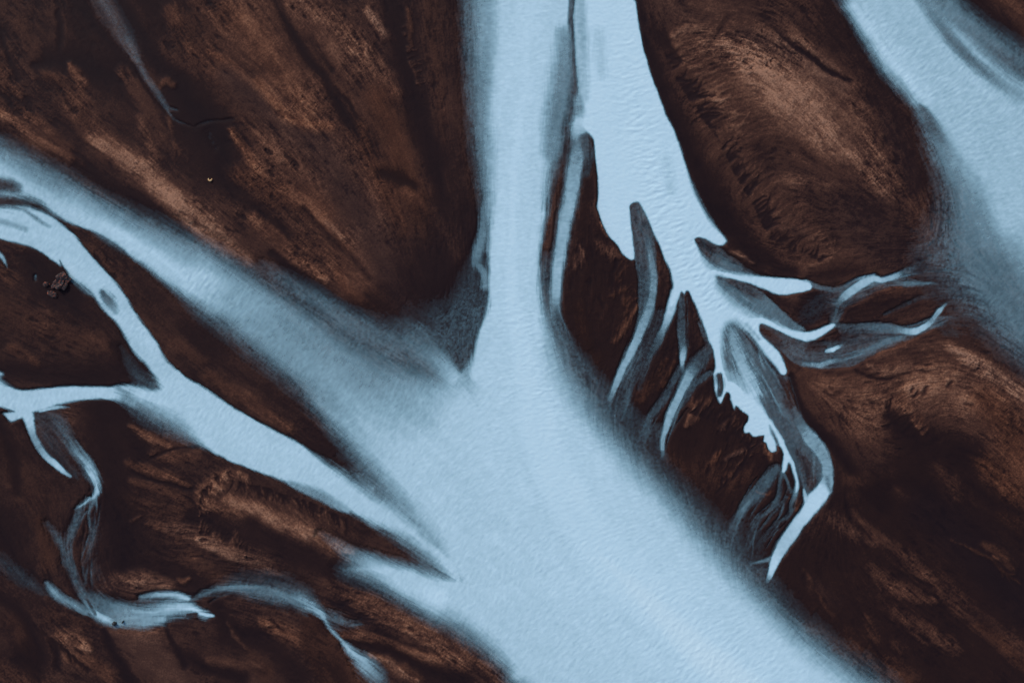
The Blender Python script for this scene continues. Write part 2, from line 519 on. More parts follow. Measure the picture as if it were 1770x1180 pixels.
    V('1700,690,20 1740,740,30 1770,800,34 1800,850,34', .46, 1.2, hue=.95)
    V('1540,720,10 1570,750,30 1620,780,34 1680,790,28', .04, 1.3)
    V('1420,760,16 1470,790,20 1520,800,20', .26, 1.2, hue=.4)
    V('1365,650,5 1385,700,7 1410,740,7 1440,770,8 1470,810,9 1500,850,12 1530,870,14', .04, 1)
    V('1460,830,8 1500,830,10 1540,820,10', .30, 1.2, hue=.6)
    V('1520,840,20 1560,850,30 1620,880,30', .05, 1.3)
    V('1620,810,10 1640,830,14 1650,860,12', .30, 1.2, hue=.6)
    V('1550,850,8 1610,880,12', .26, 1.2, hue=.6)
    V('1700,800,16 1750,850,18', .42, 1.2, hue=1.)
    V('1680,840,10 1730,880,16 1770,930,14', .08, 1.2)
    V('1435,890,7 1450,905,12 1475,920,11 1510,940,6', .40, 1.1, hue=.4)
    V('1475,885,5 1510,920,10 1560,960,12 1610,1000,12 1660,1040,14 1720,1090,16 1790,1140,16', .40, 1.2, hue=.5)
    V('1505,980,8 1530,1000,12 1560,1020,12 1610,1040,8', .44, 1.1, hue=.5)
    V('1545,1055,8 1580,1080,14 1610,1100,16 1650,1120,10', .38, 1.1, hue=.5)
    V('1600,880,30 1660,930,34 1730,1000,34 1800,1060,34', .07, 1.2, hue=.1)
    V('1700,940,6 1725,955,8 1750,980,7', .44, 1.1, hue=.7)
    V('1714,960,2 1722,965,3', .6, 1, hue=.7)
    V('1730,890,10 1770,910,14', .28, hue=.8)
    V('1395,1000,10 1420,1020,14 1450,1040,10', .20, 1.2, hue=.4)
    V('1498,1070,7 1505,1090,8 1515,1105,7', .32, 1, hue=.7)
    V('1545,1110,6 1560,1120,8', .28, hue=.6)
    V('1400,1080,10 1450,1110,14 1500,1140,20 1560,1180,24', .36, 1.2, hue=.7)
    V('1440,1120,5 1475,1145,7 1520,1185,9', .38, 1.3, hue=.4)
    V('1690,1080,8 1730,1110,9 1770,1150,9', .42, 1.2, hue=.8)
    V('1390,985,3 1398,1000,3', .4, hue=.6)
    V('1700,-20,14 1750,10,20 1800,50,24', .38, 1.1, hue=.6)
    V('1640,-20,20 1690,20,22 1750,65,18', .10, 1.2)


def fringe(S, path, length, ang, n, lv, width=2.2, jit=.35, hue=.4, seed=0, curl=.4, o=.8):
    r = np.random.default_rng(seed)
    p = catmull(parse(path, 3, [0, 0, 1]), 6)
    for i in range(n):
        t = r.uniform(0, len(p) - 1.01); k = int(t); c = p[k] + (p[k + 1] - p[k]) * (t - k)
        L = length * r.uniform(.45, 1.25); a = math.radians(ang + r.normal(0, 22 * jit * 2)); cu = curl * r.normal()
        x, y = c[0], c[1]; pts = []
        for q in range(4):
            pts.append([x, y, 1.25 * width * (1 - .25 * q) * r.uniform(.7, 1.2), lv * r.uniform(.85, 1.35)])
            x += math.cos(a) * L / 3; y += math.sin(a) * L / 3; a += cu * .5
        S.stroke('V', np.array(pts), 1.2, lv, 'set', min(1, o * 1.2 * r.uniform(.5, 1)), .5, 3, .25, hue)


def survey_fringes(S):
    fringe(S, '1160,70 1185,110 1215,150 1240,190 1270,240', 38, -20, 60, .55, 2.4, hue=.3, seed=1)
    fringe(S, '1150,90 1180,150 1215,200 1260,260', 34, -15, 46, .08, 2.6, hue=.2, seed=2)
    fringe(S, '1230,210 1260,260 1300,300 1330,370', 36, -45, 54, .42, 2.2, hue=.4, seed=3)
    fringe(S, '1250,260 1290,330 1330,400', 32, -45, 40, .07, 2.6, hue=.2, seed=4)
    fringe(S, '1330,370 1380,400 1440,440', 22, -50, 40, .46, 2.0, hue=.3, seed=5)
    fringe(S, '1320,400 1370,430 1430,455', 20, -50, 26, .10, 2.0, hue=.3, seed=6)
    fringe(S, '345,880 352,850 372,828 400,815 430,822', 20, 60, 46, .66, 2.0, hue=.45, seed=7)
    fringe(S, '345,880 352,850 372,828 400,815', 14, 60, 20, .10, 1.8, hue=.4, seed=8)
    fringe(S, '400,835 460,848 530,870 600,905', 22, 75, 70, .42, 1.8, hue=.4, seed=9)
    fringe(S, '400,830 460,845 530,868 600,900', 22, 75, 60, .07, 1.8, hue=.4, seed=10)
    fringe(S, '340,915 370,930 420,945', 22, -60, 34, .45, 1.8, hue=.4, seed=11)
    fringe(S, '345,920 380,930 430,950', 20, -60, 26, .10, 1.8, hue=.4, seed=12)
    fringe(S, '695,45 702,80 712,115 722,150', 16, -5, 26, .42, 1.5, hue=.4, seed=13, curl=.2)
    fringe(S, '290,195 300,240 310,262', 20, 80, 14, .40, 1.6, hue=.5, seed=14)
    fringe(S, '640,1130 670,1142 700,1160 725,1175', 8, 60, 40, .9, 1.8, hue=.35, seed=15)
    fringe(S, '1190,700 1240,720 1290,760 1280,800 1240,850', 26, -52, 60, .36, 1.7, hue=.6, seed=16)
    fringe(S, '1190,710 1240,730 1290,770 1280,810 1240,850', 28, -52, 60, .05, 1.9, hue=.3, seed=17)
    fringe(S, '1060,470 1080,540 1050,600', 30, -55, 24, .30, 2., hue=.8, seed=18)
    fringe(S, '1550,690 1580,730 1600,760', 18, -50, 30, .45, 1.8, hue=.6, seed=19)
    fringe(S, '1530,700 1570,750 1640,770', 24, -60, 30, .06, 2., hue=.6, seed=20)
    fringe(S, '225,900 300,930 350,1000', 26, -20, 30, .34, 2., hue=.5, seed=21)
    fringe(S, '60,1080 110,1120 160,1160', 20, 60, 30, .09, 2.4, hue=.5, seed=22)
    fringe(S, '570,1040 600,1055 630,1070', 28, 15, 34, .10, 1.8, hue=.0, seed=23)
    fringe(S, '1330,590 1500,520', 26, -30, 0, .3, 2., seed=24)
    fringe(S, '1640,930 1700,960 1750,1000', 22, 40, 20, .3, 2., hue=.8, seed=25)
    fringe(S, '1380,980 1440,1060 1510,1100', 22, 70, 30, .24, 2.4, hue=.7, seed=26)


def survey_water(S):
    W = lambda s, lv=1., soft=.9, fe=.5, fl=1.: S.stroke('W', s, soft, lv, 'max', 1., fe, 4, fl)
    C = lambda s, soft=1.2, o=1., fe=.6, lv=.5: S.stroke('W', s, soft, lv, 'set', o, fe, 4, .6)
    S.group = RIGHT
    ur = '-700,-5200,30 700,-1900,30 1330,-750,30 1560,-300,30 1600,-60,30 1622,-5,30 1665,25,34 1710,58,34 1770,95,34 1850,150,30 2600,600,30 3600,1100'
    S.ribbon('W', '-1200,-5200,30 300,-1900,24 1080,-750,20 1300,-300,20 1425,-60,20 1458,0,18 1483,42,18 1511,82,18 1540,127,18 1563,162,16 1584,187,16 1594,205,24 1612,242,34 1636,285,60 1664,335,90 1690,385,110 1712,430,130 1735,480,130 1765,530,130 1810,600,130 1900,700,130 2600,1300,130 3600,2100', ur, lvl=.90)
    S.ribbon('W', '1628,240,40 1640,300,50 1636,350,70 1615,400,90 1605,445,100 1640,500,90 1690,555,70 1735,595,60 1782,632,50 1900,710,60 2600,1300 3600,2100',
             '1700,200,30 1800,500,60 1900,640,60 2600,1150 3600,1900', lvl=.54, feather=1.)
    W('1475,10,16,.96 1510,60,20 1545,110,22 1585,155,20 1620,200,16,.9', soft=1.8)
    W('1700,250,60,.9 1750,380,50,.9', soft=1.8)
    C('1590,182,3,.55 1597,192,6,.42 1610,214,8,.4 1628,245,9,.55 1648,280,8,.7', 1.9)
    C('1575,-30,10,.7 1612,25,10,.62 1650,75,9,.5 1680,105,9,.52 1715,133,10,.62 1760,165,12,.75', 1.6)
    C('1640,10,16,.6 1690,60,16,.55 1750,110,18,.45 1800,140,16,.4', 1.8)
    S.group = MAIN
    # western arm
    S.ribbon('W', '-600,-60,30 -200,135,30 -60,222,30 0,250,30 50,276,30 100,304,32 160,338,32 225,374,32 280,394,32 350,424,32 400,454,34 450,486,34 490,514,36 540,550,40 585,580,44 640,614,50 700,655,50 760,665,40 800,660,20 860,700,20',
             '-600,60,30 -200,250,16 -40,325,14 0,340,12 40,344,12 66,352,10 90,370,7 120,386,6 155,398,6 190,415,6 222,442,6 252,462,8 285,490,10 318,515,14 352,540,26 400,572,36 440,603,40 480,636,40 520,670,40 552,700,38 585,735,32 618,776,24 650,815,17 680,846,18 720,888,20 800,960,20', lvl=.90)
    W('120,345,14,.93 200,398,20,.97 260,434,18 320,480,18 370,520,18,.86', soft=1.9)
    W('560,690,24,.7 620,740,34,.84 700,800,60,.95 760,860,60,.97', soft=1.9)
    W('455,458,9,.24 500,488,16,.40 555,524,20,.48 610,560,24,.5 670,588,32,.46 730,600,34,.54', soft=1.9)
    W('640,660,26,.66 720,690,40,.84 780,710,50,.93', soft=1.9)
    W('705,560,14,.3 726,583,20,.5 752,610,28,.66 785,650,28,.86', soft=1.9)
    W('806,1003,8,.95 830,1006,14 870,1010,20', soft=1.3)
    C('480,548,12,.62 540,590,14,.58 600,625,16,.60 670,668,18,.66 730,700,20,.8', 1.9, o=.6)
    C('580,575,10,.42 640,612,14,.40 690,640,12,.5 740,672,10,.7', 1.9, o=.8)
    C('400,510,20,.72 470,560,30,.70 560,620,38,.64 640,665,40,.66 720,700,36,.8', 1.9, o=.75)
    C('430,560,14,.70 500,610,16,.70 570,665,16,.74', 1.9, o=.7)
    C('30,326,8,.5 20,322,10,.3 -20,318,10,.2', 1.3)
    C('-60,345,6,.2 -20,348,6 15,350,6,.18 45,352,6,.25', 1.3)
    C('60,300,14,.66 140,345,14,.66 240,395,14,.66 330,445,14,.64', 1.9, o=.5)
    # dark veil above the confluence
    W('690,530,34,.1 750,560,44,.24 795,540,36,.28 818,480,24,.26 832,430,14,.26', soft=1.8)
    # the great channel from the north
    S.ribbon('W', '790,-1200,36 805,-400,36 812,-50,36 818,60,36 821,150,34 826,230,30 833,300,22 838,370,16 843,410,11 846,450,8 844,500,6',
             '1010,-1200,20 1004,-400,14 990,-50,8 987,60,8 988,140,12 984,190,16 970,240,18 956,300,16 945,360,12 935,420,8 932,470,8', lvl=.95)
    W('915,-300,30,.98 918,0,36,.98 908,120,40 898,220,40,1 888,320,34,1 886,420,34,1', soft=1.8)
    W('812,-40,14,.4 818,80,14,.45 822,160,12,.45 828,230,10,.4', soft=1.9)
    C('838,-20,16,.66 842,60,14,.72 834,160,10,.62 830,230,8,.62', 1.9, o=.7)
    S.poly('W', '848,400,6 846,440,6 844,500,6 838,540,6 827,570,7 818,600,8 811,622,10 801,645,14 780,700,70 730,800,70 700,850,60 720,900,40 760,965,20 790,1000,12 830,1060,40 890,1180,26 1000,1340,26 1500,2000,26 3200,4200 5200,4200 2400,1800,40 1600,1245,40 1492,1170,34 1442,1137,34 1402,1107,34 1362,1072,34 1327,1039,34 1292,1003,36 1256,964,36 1222,928,36 1187,885,38 1147,840,38 1112,805,38 1076,767,38 1046,737,36 1016,704,34 988,666,32 968,628,28 957,582,20 946,541,14 937,500,10 932,450,8 935,400,8 940,360', lvl=.95, flow=.6)
    W('884,440,30,1 885,520,38 905,620,60 930,740,100 980,860,120 1060,970,130 1160,1070,130 1260,1180,120 1500,1500,200', soft=1.5)
    W('1040,960,30,1.04 1130,1050,60,1.1 1240,1150,80,1.12 1340,1230,80', soft=1.7)
    # veils along its east bank
    W('940,440,7,.2 943,475,11,.36 948,520,12,.45 958,560,14,.42 978,605,18,.36 1005,650,24,.34 1050,715,26,.28 1110,785,24,.22 1165,850,22,.18 1220,912,22,.18 1275,975,22,.2 1325,1025,20,.18 1380,1080,14,.22', soft=1.4)
    W('1070,700,16,.25 1100,740,24,.25 1130,790,20,.2', soft=1.5)
    # textured wedge of quieter water
    S.poly('W', '742,585,26 765,606,16 782,624,9 798,643,5 806,626,5 815,604,5 825,574,5 836,545,7 841,520,12 822,520,30 780,545,34', lvl=.36, op='set', feather=1.)
    W('838,350,6,.5 834,400,8,.6 828,430,9,.6 824,455,7,.55 835,470,6,.6 838,495,7,.65', soft=1.2, fe=.9)
    S.group = CREEK
    S.ribbon('W', '-600,260,8 -300,330,8 -30,353,8 0,356,8 30,357,10 52,358,8 90,376,5 125,402,5 150,432,4 175,460,4 202,490,5 222,520,5 240,548,5 258,572,5 272,592,5 285,618,6 303,638,6 322,652,5 345,665,5',
             '-600,420,6 -300,420,4 -30,410,4 0,414,4 45,424,4 72,437,4 95,454,5 107,461,3 103,450,2.5 110,461,3 125,484,8 145,500,10 163,515,6 180,538,6 198,555,6 212,575,6 222,592,6 234,612,6 252,630,6 264,650,8 274,668,8 292,690,8', lvl=.93)
    C('40,362,3,.7 62,378,3,.65 85,392,3,.8', 1.2)
    C('-20,380,5,.75 15,386,5 45,396,4', 1.3)
    C('178,505,5,.45 188,520,9,.5 198,535,7,.7', 1.3, fe=1.)
    S.poly('W', '-400,520,6 -30,628,6 0,655,8 20,668,6 38,674,4 75,671,4 110,668,4 150,667,4 190,668,4 212,664,6 245,667,8 270,671,8 286,660,8 303,639,6 322,652,5 352,668,4 390,694,4 420,713,4 450,730,4 485,748,4 520,768,5 550,788,8 580,806,12 615,828,14 650,850,16 700,880,20 760,930,20 800,960,20 800,1003,8 785,1003,8 755,981,16 730,961,18 700,940,18 670,921,14 640,906,10 610,889,8 580,876,8 545,859,8 515,844,8 480,829,6 450,817,4 430,809,4 400,798,4 365,781,6 340,768,12 315,752,20 290,738,24 262,722,26 235,706,20 205,694,8 180,690,4 150,691,5 115,697,6 85,705,5 70,709,4 45,716,4 20,729,4 5,714,4 -10,700,4 -400,600', lvl=.95)
    W('-30,650,14,.95 15,688,14 45,712,12 52,735,8,.93 58,752,6,.75 68,772,7,.7 82,790,6,.85 97,803,6,.95 110,815,4,.9 122,823,2.5,.7', soft=.7)
    W('70,709,3,.9 100,704,3,.85 120,704,2,.4', soft=.9)
    C('205,672,6,.7 218,682,8,.65 228,692,6,.7', 1.6, fe=1.5)
    C('500,835,4,.7 540,850,8,.65 575,868,8,.7 600,882,5,.8', 1.4)
    W('210,600,6,.15 225,630,12,.22 245,655,14,.3 265,668,8,.4', soft=1.4)
    C('612,822,4,.45 628,832,5,.5 645,843,3,.7', 1.5, fe=1.2)
    # eastern stub of the creek
    W('555,922,8,.2 595,950,13,.42 640,976,20,.72 690,1000,26,.93 760,1030,40,1', soft=1.4)
    S.ribbon('W', '640,966,16 680,976,10 710,985,8 740,995,8 770,1002,6 800,1004,6 900,1010',
             '600,985,30 650,1006,30 680,1024,28 715,1043,26 750,1063,26 785,1086,26 820,1109,26 850,1131,24 875,1156,18 890,1180,14 950,1180', lvl=.95)
    S.group = POOL
    W('85,716,14,.25 100,730,16,.35 112,750,12,.4 125,770,9,.5 140,788,8,.75 152,805,9,.9 160,822,8,1 167,838,6,1 168,850,5,.95', soft=1.3, fe=.9)
    W('66,720,8,.25 80,750,14,.26 105,790,16,.2 130,820,12,.2', soft=1.5, fe=1.)
    W('168,850,5,.9 162,860,4,.85 153,862,3,.6', soft=1)
    C('157,848,3,.2 160,843,2.5,.2', 1)
    W('155,862,3,.8 148,868,2.5,.85 136,876,2.5,.75 128,880,1.5,.3', soft=1)
    W('150,865,6,.4 136,884,7,.4 128,905,7,.4 121,922,8,.38 118,938,5,.3', soft=1.2, fe=.9)
    W('160,866,4,.5 154,884,2.5,.45 154,900,2.5,.4 156,915,2,.35 151,935,2,.35 143,957,2,.32 141,968,1.5,.2', soft=1.2, fe=1)
    W('166,862,2,.6 167,875,2,.4 167,885,1.5,.2', soft=1)
    W('175,900,14,.12 160,960,20,.14 175,1010,16,.14', soft=1.5)
    W('83,905,8,.24 101,932,8,.38 110,948,8,.42 116,969,8,.4 125,986,8,.38 131,1003,8,.35 140,1020,8,.35 150,1040,9,.4', soft=1.1, fe=.8)
    W('-60,940,14,.15 0,970,18,.22 40,1000,14,.25 72,1022,8,.25', soft=1.4)
    W('82,1008,5,.6 92,1022,8,.75 108,1035,8,.65 130,1047,7,.65 150,1058,5,.6', soft=1.1)
    W('150,1040,6,.6 165,1060,8,.9 182,1070,9,.95 200,1076,8,.8 218,1078,6,.6', soft=1.1)
    W('150,1030,10,.4 200,1052,14,.6 250,1060,15,.74 290,1052,16,.88 320,1049,14,.96 340,1055,7,1 355,1062,7,1 368,1064,3,.95', soft=1.1, fe=.7)
    W('245,1032,5,.6 275,1028,6,.8 305,1028,6,.9 325,1034,5,.95', soft=1)
    W('160,1035,8,.4 200,1060,16,.62 240,1074,12,.7 280,1070,9,.8', soft=1.1)
    C('325,1062,2,.15 340,1061,3,.12 332,1066,2,.2', .9)
    C('150,1035,2,.2 158,1050,2 165,1062,2,.25', 1)
    W('332,1037,4,.35 355,1024,6,.5 400,1015,8,.5 440,1020,12,.5 480,1028,16,.55 515,1035,14,.68 540,1048,10,.85 556,1060,6,.85', soft=1.2, fe=.9)
    W('370,1000,10,.12 420,1005,20,.25 470,1010,24,.3 520,1030,20,.35', soft=1.5, fe=.9)
    W('556,1060,6,.85 566,1078,4,.7 578,1094,3,.7 590,1106,3,.8 603,1120,7,.9 618,1135,10,.85 636,1152,16,.8 652,1170,16,.6 664,1186,10,.3', soft=1.1, fe=.9)
    W('560,1060,6,.5 585,1075,12,.4 610,1078,10,.25 625,1070,8,.15', soft=1.3, fe=1.8)
    W('-900,-2600,20,.2 -60,-500,18,.3 156,-60,16,.30 172,-10,17,.30 195,30,17,.30 212,58,15,.30 225,80,12,.34 238,105,7,.36 252,132,6,.36 268,155,7,.34 282,178,5,.36 290,192,3,.4 300,205,2.5,.32 318,214,2,.22 335,221,2,.14', soft=1.3, fe=.4)
    W('290,186,3,.3 306,190,2,.3', soft=1)
    W('340,218,2,.12 362,210,2.5,.16 398,206,2,.1', soft=1.2)
    W('360,230,8,.12 372,255,6,.12', soft=1.4)
    W('-6,435,4,.8 3,445,4,.8 9,455,2.5,.7 13,462,1.5,.4', soft=.9)
    W('61,478,2.5,.5 61,484,2.5,.35', soft=.9)
    S.group = DELTA
    S.poly('W', '1010,-1200,20 1004,-400,14 992,-40,8 990,60,8 993,120,10 998,165,12 1000,195,12 998,215,10 1012,228,6 1024,240,4 1027,252,3 1029,275,3 1032,300,3 1034,330,3 1032,355,3 1038,378,3 1045,395,3 1055,412,3 1068,425,3 1076,440,3 1086,448,3 1097,450,3 1096,430,3 1092,400,3 1090,375,4 1089,357,4 1095,351,4 1104,350,5 1111,362,5 1119,380,4 1130,404,4 1140,425,4 1148,448,4 1157,463,5 1161,482,6 1163,498,6 1158,515,5 1154,530,5 1165,530,5 1173,512,4 1178,504,4 1183,510,4 1186,503,3 1190,503,3 1196,515,4 1204,535,5 1210,553,6 1218,572,6 1224,590,4 1230,600,4 1234,612,4 1236,634,4 1233,645,4 1234,652,4 1234,668,5 1236,680,4 1240,690,4 1246,699,3 1250,690,3 1256,679,3 1262,682,3 1263,692,4 1266,704,4 1269,709,3 1272,702,3 1277,707,3 1283,711,4 1291,716,3 1294,722,3 1292,728,3 1286,736,3 1288,749,3 1296,747,3 1300,753,3 1307,755,3 1321,752,3 1319,762,3 1325,767,3 1328,776,3 1335,782,3 1343,779,4 1342,770,4 1349,772,4 1354,785,4 1351,802,4 1350,814,3 1354,818,3 1360,812,4 1363,800,4 1370,815,5 1374,830,5 1375,852,4 1381,850,4 1382,832,4 1377,808,5 1368,788,5 1358,766,5 1346,744,6 1330,720,6 1319,695,10 1308,672,16 1294,655,28 1272,640,28 1258,622,16 1255,600,12 1257,572,12 1268,564,14 1284,572,11 1296,583,9 1310,600,8 1327,620,7 1341,638,7 1350,648,3 1359,646,3 1356,628,4 1346,606,5 1334,594,5 1318,580,5 1312,566,4 1318,560,4 1340,570,4 1360,580,4 1380,588,4 1396,592,4 1412,587,4 1430,576,4 1442,566,4 1444,560,4 1438,558,5 1420,566,4 1398,573,4 1378,571,6 1355,560,9 1335,548,14 1312,536,18 1290,522,20 1268,505,20 1248,490,14 1240,479,8 1256,481,6 1282,487,4 1306,494,4 1330,504,4 1346,510,4 1380,506,3 1402,501,3 1402,489,3 1385,483,4 1360,480,4 1330,478,4 1302,473,7 1276,467,12 1250,461,16 1228,449,14 1214,437,8 1206,424,5 1201,414,4 1207,410,4 1222,415,4 1238,424,4 1250,424,4 1257,415,5 1245,400,6 1228,377,8 1213,351,8 1200,325,8 1188,292,6 1178,258,5 1166,225,4 1152,198,4 1142,170,4 1130,140,4 1120,110,3 1112,80,3 1105,40,3 1098,0,3 1092,-40,3 1070,-400,6 1080,-1200', lvl=1.0, sub=2, feather=.35)
    C('986,-40,3,.55 987,30,4,.4 988,90,5,.32 989,140,6,.3 986,180,8,.3 976,225,8,.2', 1.2)
    C('975,60,12,.7 974,130,18,.62 964,190,18,.6 950,260,12,.65', 1.8)
    C('1003,0,8,.85 1005,60,9,.82 1008,120,9,.85 1012,170,6,.9', 1.6)
    C('1035,60,10,.93 1040,130,8,.93', 2)
    C('1000,170,6,.72 1000,195,8,.7 992,215,6,.5', 1.5)
    C('1330,735,2,.75 1338,752,3,.55 1345,768,2.5,.5', 1.4)
    C('1290,560,3,.85 1312,585,3,.8', 1.6)
    C('1150,270,8,.96 1160,330,8,.94', 2)
    # the strand beside it
    W('1004,212,14,.95 1000,228,16,.85 1001,247,17,.64 996,275,17,.72 991,310,15,.8 984,350,15,.82 976,390,14,.82 969,430,13,.82 963,470,12,.86 962,505,10,.82 963,530,8,.65 970,560,6,.35 985,592,5,.15', soft=1.0)
    C('1010,240,8,.5 1014,262,6,.45', 1.3)
    W('1022,262,8,.35 1012,300,8,.35', soft=1.2)
    W('955,440,8,.3 946,490,9,.45 950,540,10,.5', soft=1.3)
    # teal tongue
    S.poly('W', '1089,357,3 1096,351,3 1104,351,3 1113,366,3 1123,388,3 1131,410,3 1135,440,3 1136,480,3 1134,510,4 1128,540,5 1118,570,6 1104,600,6 1094,620,5 1080,645,4 1068,668,4 1058,690,4 1048,712,8 1048,695,4 1056,665,3 1068,640,3 1082,612,3 1094,588,3 1101,560,3 1102,520,3 1102,480,3 1097,450,3 1092,400,3', lvl=.42, feather=.3)
    W('1113,385,3,.4 1120,420,5,.55 1128,460,6,.66 1129,500,7,.7 1122,530,9,.68 1112,560,10,.74 1102,585,9,.78 1088,613,9,.8 1074,642,7,.8 1063,667,6,.78 1054,690,4.5,.62', soft=1.1)
    W('1142,540,8,.28 1128,580,11,.28 1106,620,10,.34 1091,650,9,.4 1081,685,10,.42 1073,720,14,.38 1076,745,14,.25', soft=1.1, fe=.8)
    W('1168,505,8,.98 1158,540,9,.92 1150,562,7,.75 1138,590,7,.5 1126,612,6,.42 1114,640,6,.3 1105,670,6,.2', soft=.8)
    W('1180,512,4,.4 1177,540,7,.42 1178,570,8,.45 1180,595,7,.55 1180,615,6.5,.85 1179,630,3.5,.8 1180,640,4,.4', soft=.8)
    W('1187,512,1.2,.35 1189,560,1.2,.35 1190,600,1.2,.3', soft=1)
    W('1222,610,12,.4 1205,630,16,.46 1190,650,11,.78 1178,676,9,.82 1168,696,9,.82 1158,718,8,.8 1151,740,6,.82 1146,757,5,.78 1145,775,4,.7 1145,792,2.5,.4', soft=.9)
    W('1229,644,5,.45 1214,654,6,.45 1200,665,6,.42 1188,686,6,.4 1178,702,5,.25', soft=1)
    W('1176,636,7,.4 1163,661,7,.4 1149,686,8,.42 1133,708,8,.42 1120,728,7,.4 1112,745,6,.3', soft=1)
    W('1142,738,9,.35 1126,756,13,.34 1122,775,13,.28 1140,800,12,.2', soft=1.2, fe=.8)
    S.poly('W', '1204,556,5 1219,563,5 1233,570,6 1234,600,4 1232,610,4 1222,598,4 1212,578,4', lvl=.38, feather=1.2)
    C('1243,650,5,.3 1246,668,5,.3 1243,682,4,.45', 1.2, fe=1.2)
    # quiet teal reaches
    S.poly('W', '1203,413,4 1222,415,3 1241,425,4 1252,431,4 1258,439,4 1270,445,6 1287,461,6 1306,473,6 1250,470,8 1220,450,8', lvl=.34, feather=.8)
    C('1212,420,4,.28 1225,430,7,.28 1238,440,6,.32', 1.2)
    W('1235,448,8,.5 1255,458,8,.6 1280,464,6,.55', soft=1.4)
    S.poly('W', '1238,477,8 1262,484,5 1290,492,4 1318,505,3 1345,531,3 1371,554,3 1392,571,4 1360,575,6 1310,550,8 1262,510,8', lvl=.60, feather=1.)
    C('1258,486,4,.35 1285,497,7,.36 1312,512,7,.4', 1.3, fe=1.3)
    S.poly('W', '1254,560,4 1278,568,5 1305,600,5 1335,635,5 1350,650,5 1362,652,5 1362,690,5 1378,720,4 1392,742,3 1408,750,3 1428,768,3 1438,790,3 1442,820,3 1434,850,3 1420,866,3 1402,880,3 1392,862,4 1386,840,6 1376,812,5 1350,765,5 1320,705,5 1300,655,5 1262,650,8 1252,610,6', lvl=.50, feather=.6)
    W('1265,572,10,.72 1272,605,15,.76 1288,642,18,.86 1306,680,14,.97', soft=1.7, fe=1.3)
    C('1345,655,4,.2 1360,670,10,.12 1366,695,9,.12 1378,722,5,.2', 1.2)
    W('1364,652,1.5,.3 1376,690,1.5,.25 1388,725,1.5,.3', soft=1)
    C('1380,780,6,.36 1395,805,10,.26 1402,830,9,.24 1404,850,6,.28', 1.3, fe=1.2)
    W('1372,708,5,.45 1385,733,9,.6 1400,755,13,.76 1418,778,11,.74 1428,800,10,.74 1430,825,10,.78 1424,845,14,.98 1410,864,16,1 1395,885,13,1 1381,903,12,.96 1368,922,13,.93 1355,940,12,.9 1346,956,10,.93 1338,973,8,.98 1332,990,6,.96 1327,1003,4,.6', soft=.55, fe=.5)
    C('1436,850,3,.7 1428,828,4,.66', 2)
    W('1390,845,2,.8 1393,860,4,.95 1398,876,8,.95', soft=1)
    W('1342,810,8,.5 1328,828,11,.52 1312,850,11,.5 1294,868,9,.5 1280,888,7,.5 1270,905,10,.42 1264,930,14,.36 1266,955,16,.3', soft=1.1, fe=.6)
    W('1296,866,2.5,.6 1284,880,2.5,.62 1277,893,2,.5', soft=1.1)
    W('1352,815,4,.6 1348,835,4,.48 1345,860,5,.42 1330,880,4.5,.45 1308,898,3.5,.42 1297,922,3,.3 1290,950,3,.2', soft=1.1)
    W('1378,840,5,.75 1375,856,4.5,.66 1368,872,4,.5 1365,890,3.5,.42 1348,900,3,.34 1328,916,2.5,.3 1310,942,2.5,.22', soft=1)
    W('1362,858,2,.4 1345,872,2,.35 1325,880,2,.3', soft=1)
    W('1355,818,3,.6 1362,835,3,.5 1368,850,3,.45', soft=1)
    W('1300,900,16,.18 1300,940,24,.22 1290,970,18,.18', soft=1.5)
    W('1334,964,4,.6 1322,968,3.5,.62 1310,971,2.5,.62 1297,974,2,.5', soft=.9)
    W('1325,985,6,.4 1312,992,8,.36 1305,1010,9,.3', soft=1.2, fe=1.2)
    W('1336,1000,2,.35 1342,1018,2,.2', soft=1)
    # north-eastern strands
    W('1392,488,6,.9 1406,493,5,.55 1431,499,5,.5 1452,502,5,.48', soft=.9)
    W('1448,527,6,.5 1458,515,8,.72 1470,505,9,.84 1490,491,9,.88 1510,481,7,.9 1522,484,5,.88 1533,482,5,.86 1548,477,5,.8 1562,470,5,.5 1577,464,7,.4 1595,463,8,.25', soft=.8)
    W('1455,500,4,.5 1475,486,3,.6 1497,478,3,.7 1512,474,2,.7', soft=.9)
    W('1545,485,5,.45 1565,490,5,.62 1585,489,4,.62 1598,490,2.5,.55 1609,488,2,.3', soft=.9)
    W('1462,522,10,.36 1490,508,9,.36 1522,494,7,.34 1550,490,5,.3', soft=1.2)
    W('1452,505,14,.3 1448,530,13,.34 1442,552,8,.35', soft=1.1)
    W('1447,536,2.5,.5 1440,560,2.5,.5', soft=1)
    W('1455,535,5,.34 1450,552,3,.45 1444,562,3,.5', soft=1)
    W('1375,560,10,.14 1400,540,22,.2 1430,520,22,.24', soft=1.3)
    W('1444,563,4,.45 1472,564,5,.42 1504,564,7,.55 1531,566,8,.58 1558,571,7,.66 1579,573,7,.92 1597,566,6,.9 1610,556,6,.72 1617,546,5,.7 1625,536,4.5,.86 1634,527,2.5,.6 1640,521,1.5,.3', soft=.8)
    W('1611,556,5,.5 1622,550,4,.45 1634,549,3,.42 1656,550,2.5,.26', soft=.9)
    W('1575,568,4,.4 1590,560,4,.35 1606,553,4,.4', soft=1)
    S.poly('W', '1312,565,4 1320,562,4 1345,573,4 1385,588,4 1400,592,4 1425,590,5 1450,575,5 1446,562,4 1500,560,4 1560,568,4 1600,566,4 1592,578,2.5 1576,587,2.5 1540,599,2.5 1515,610,2.5 1494,622,2.5 1478,632,2.5 1460,636,2.5 1424,638,2.5 1394,637,2.5 1378,631,3 1362,620,3 1350,607,4 1335,593,4 1318,580,4', lvl=.40, feather=.5)
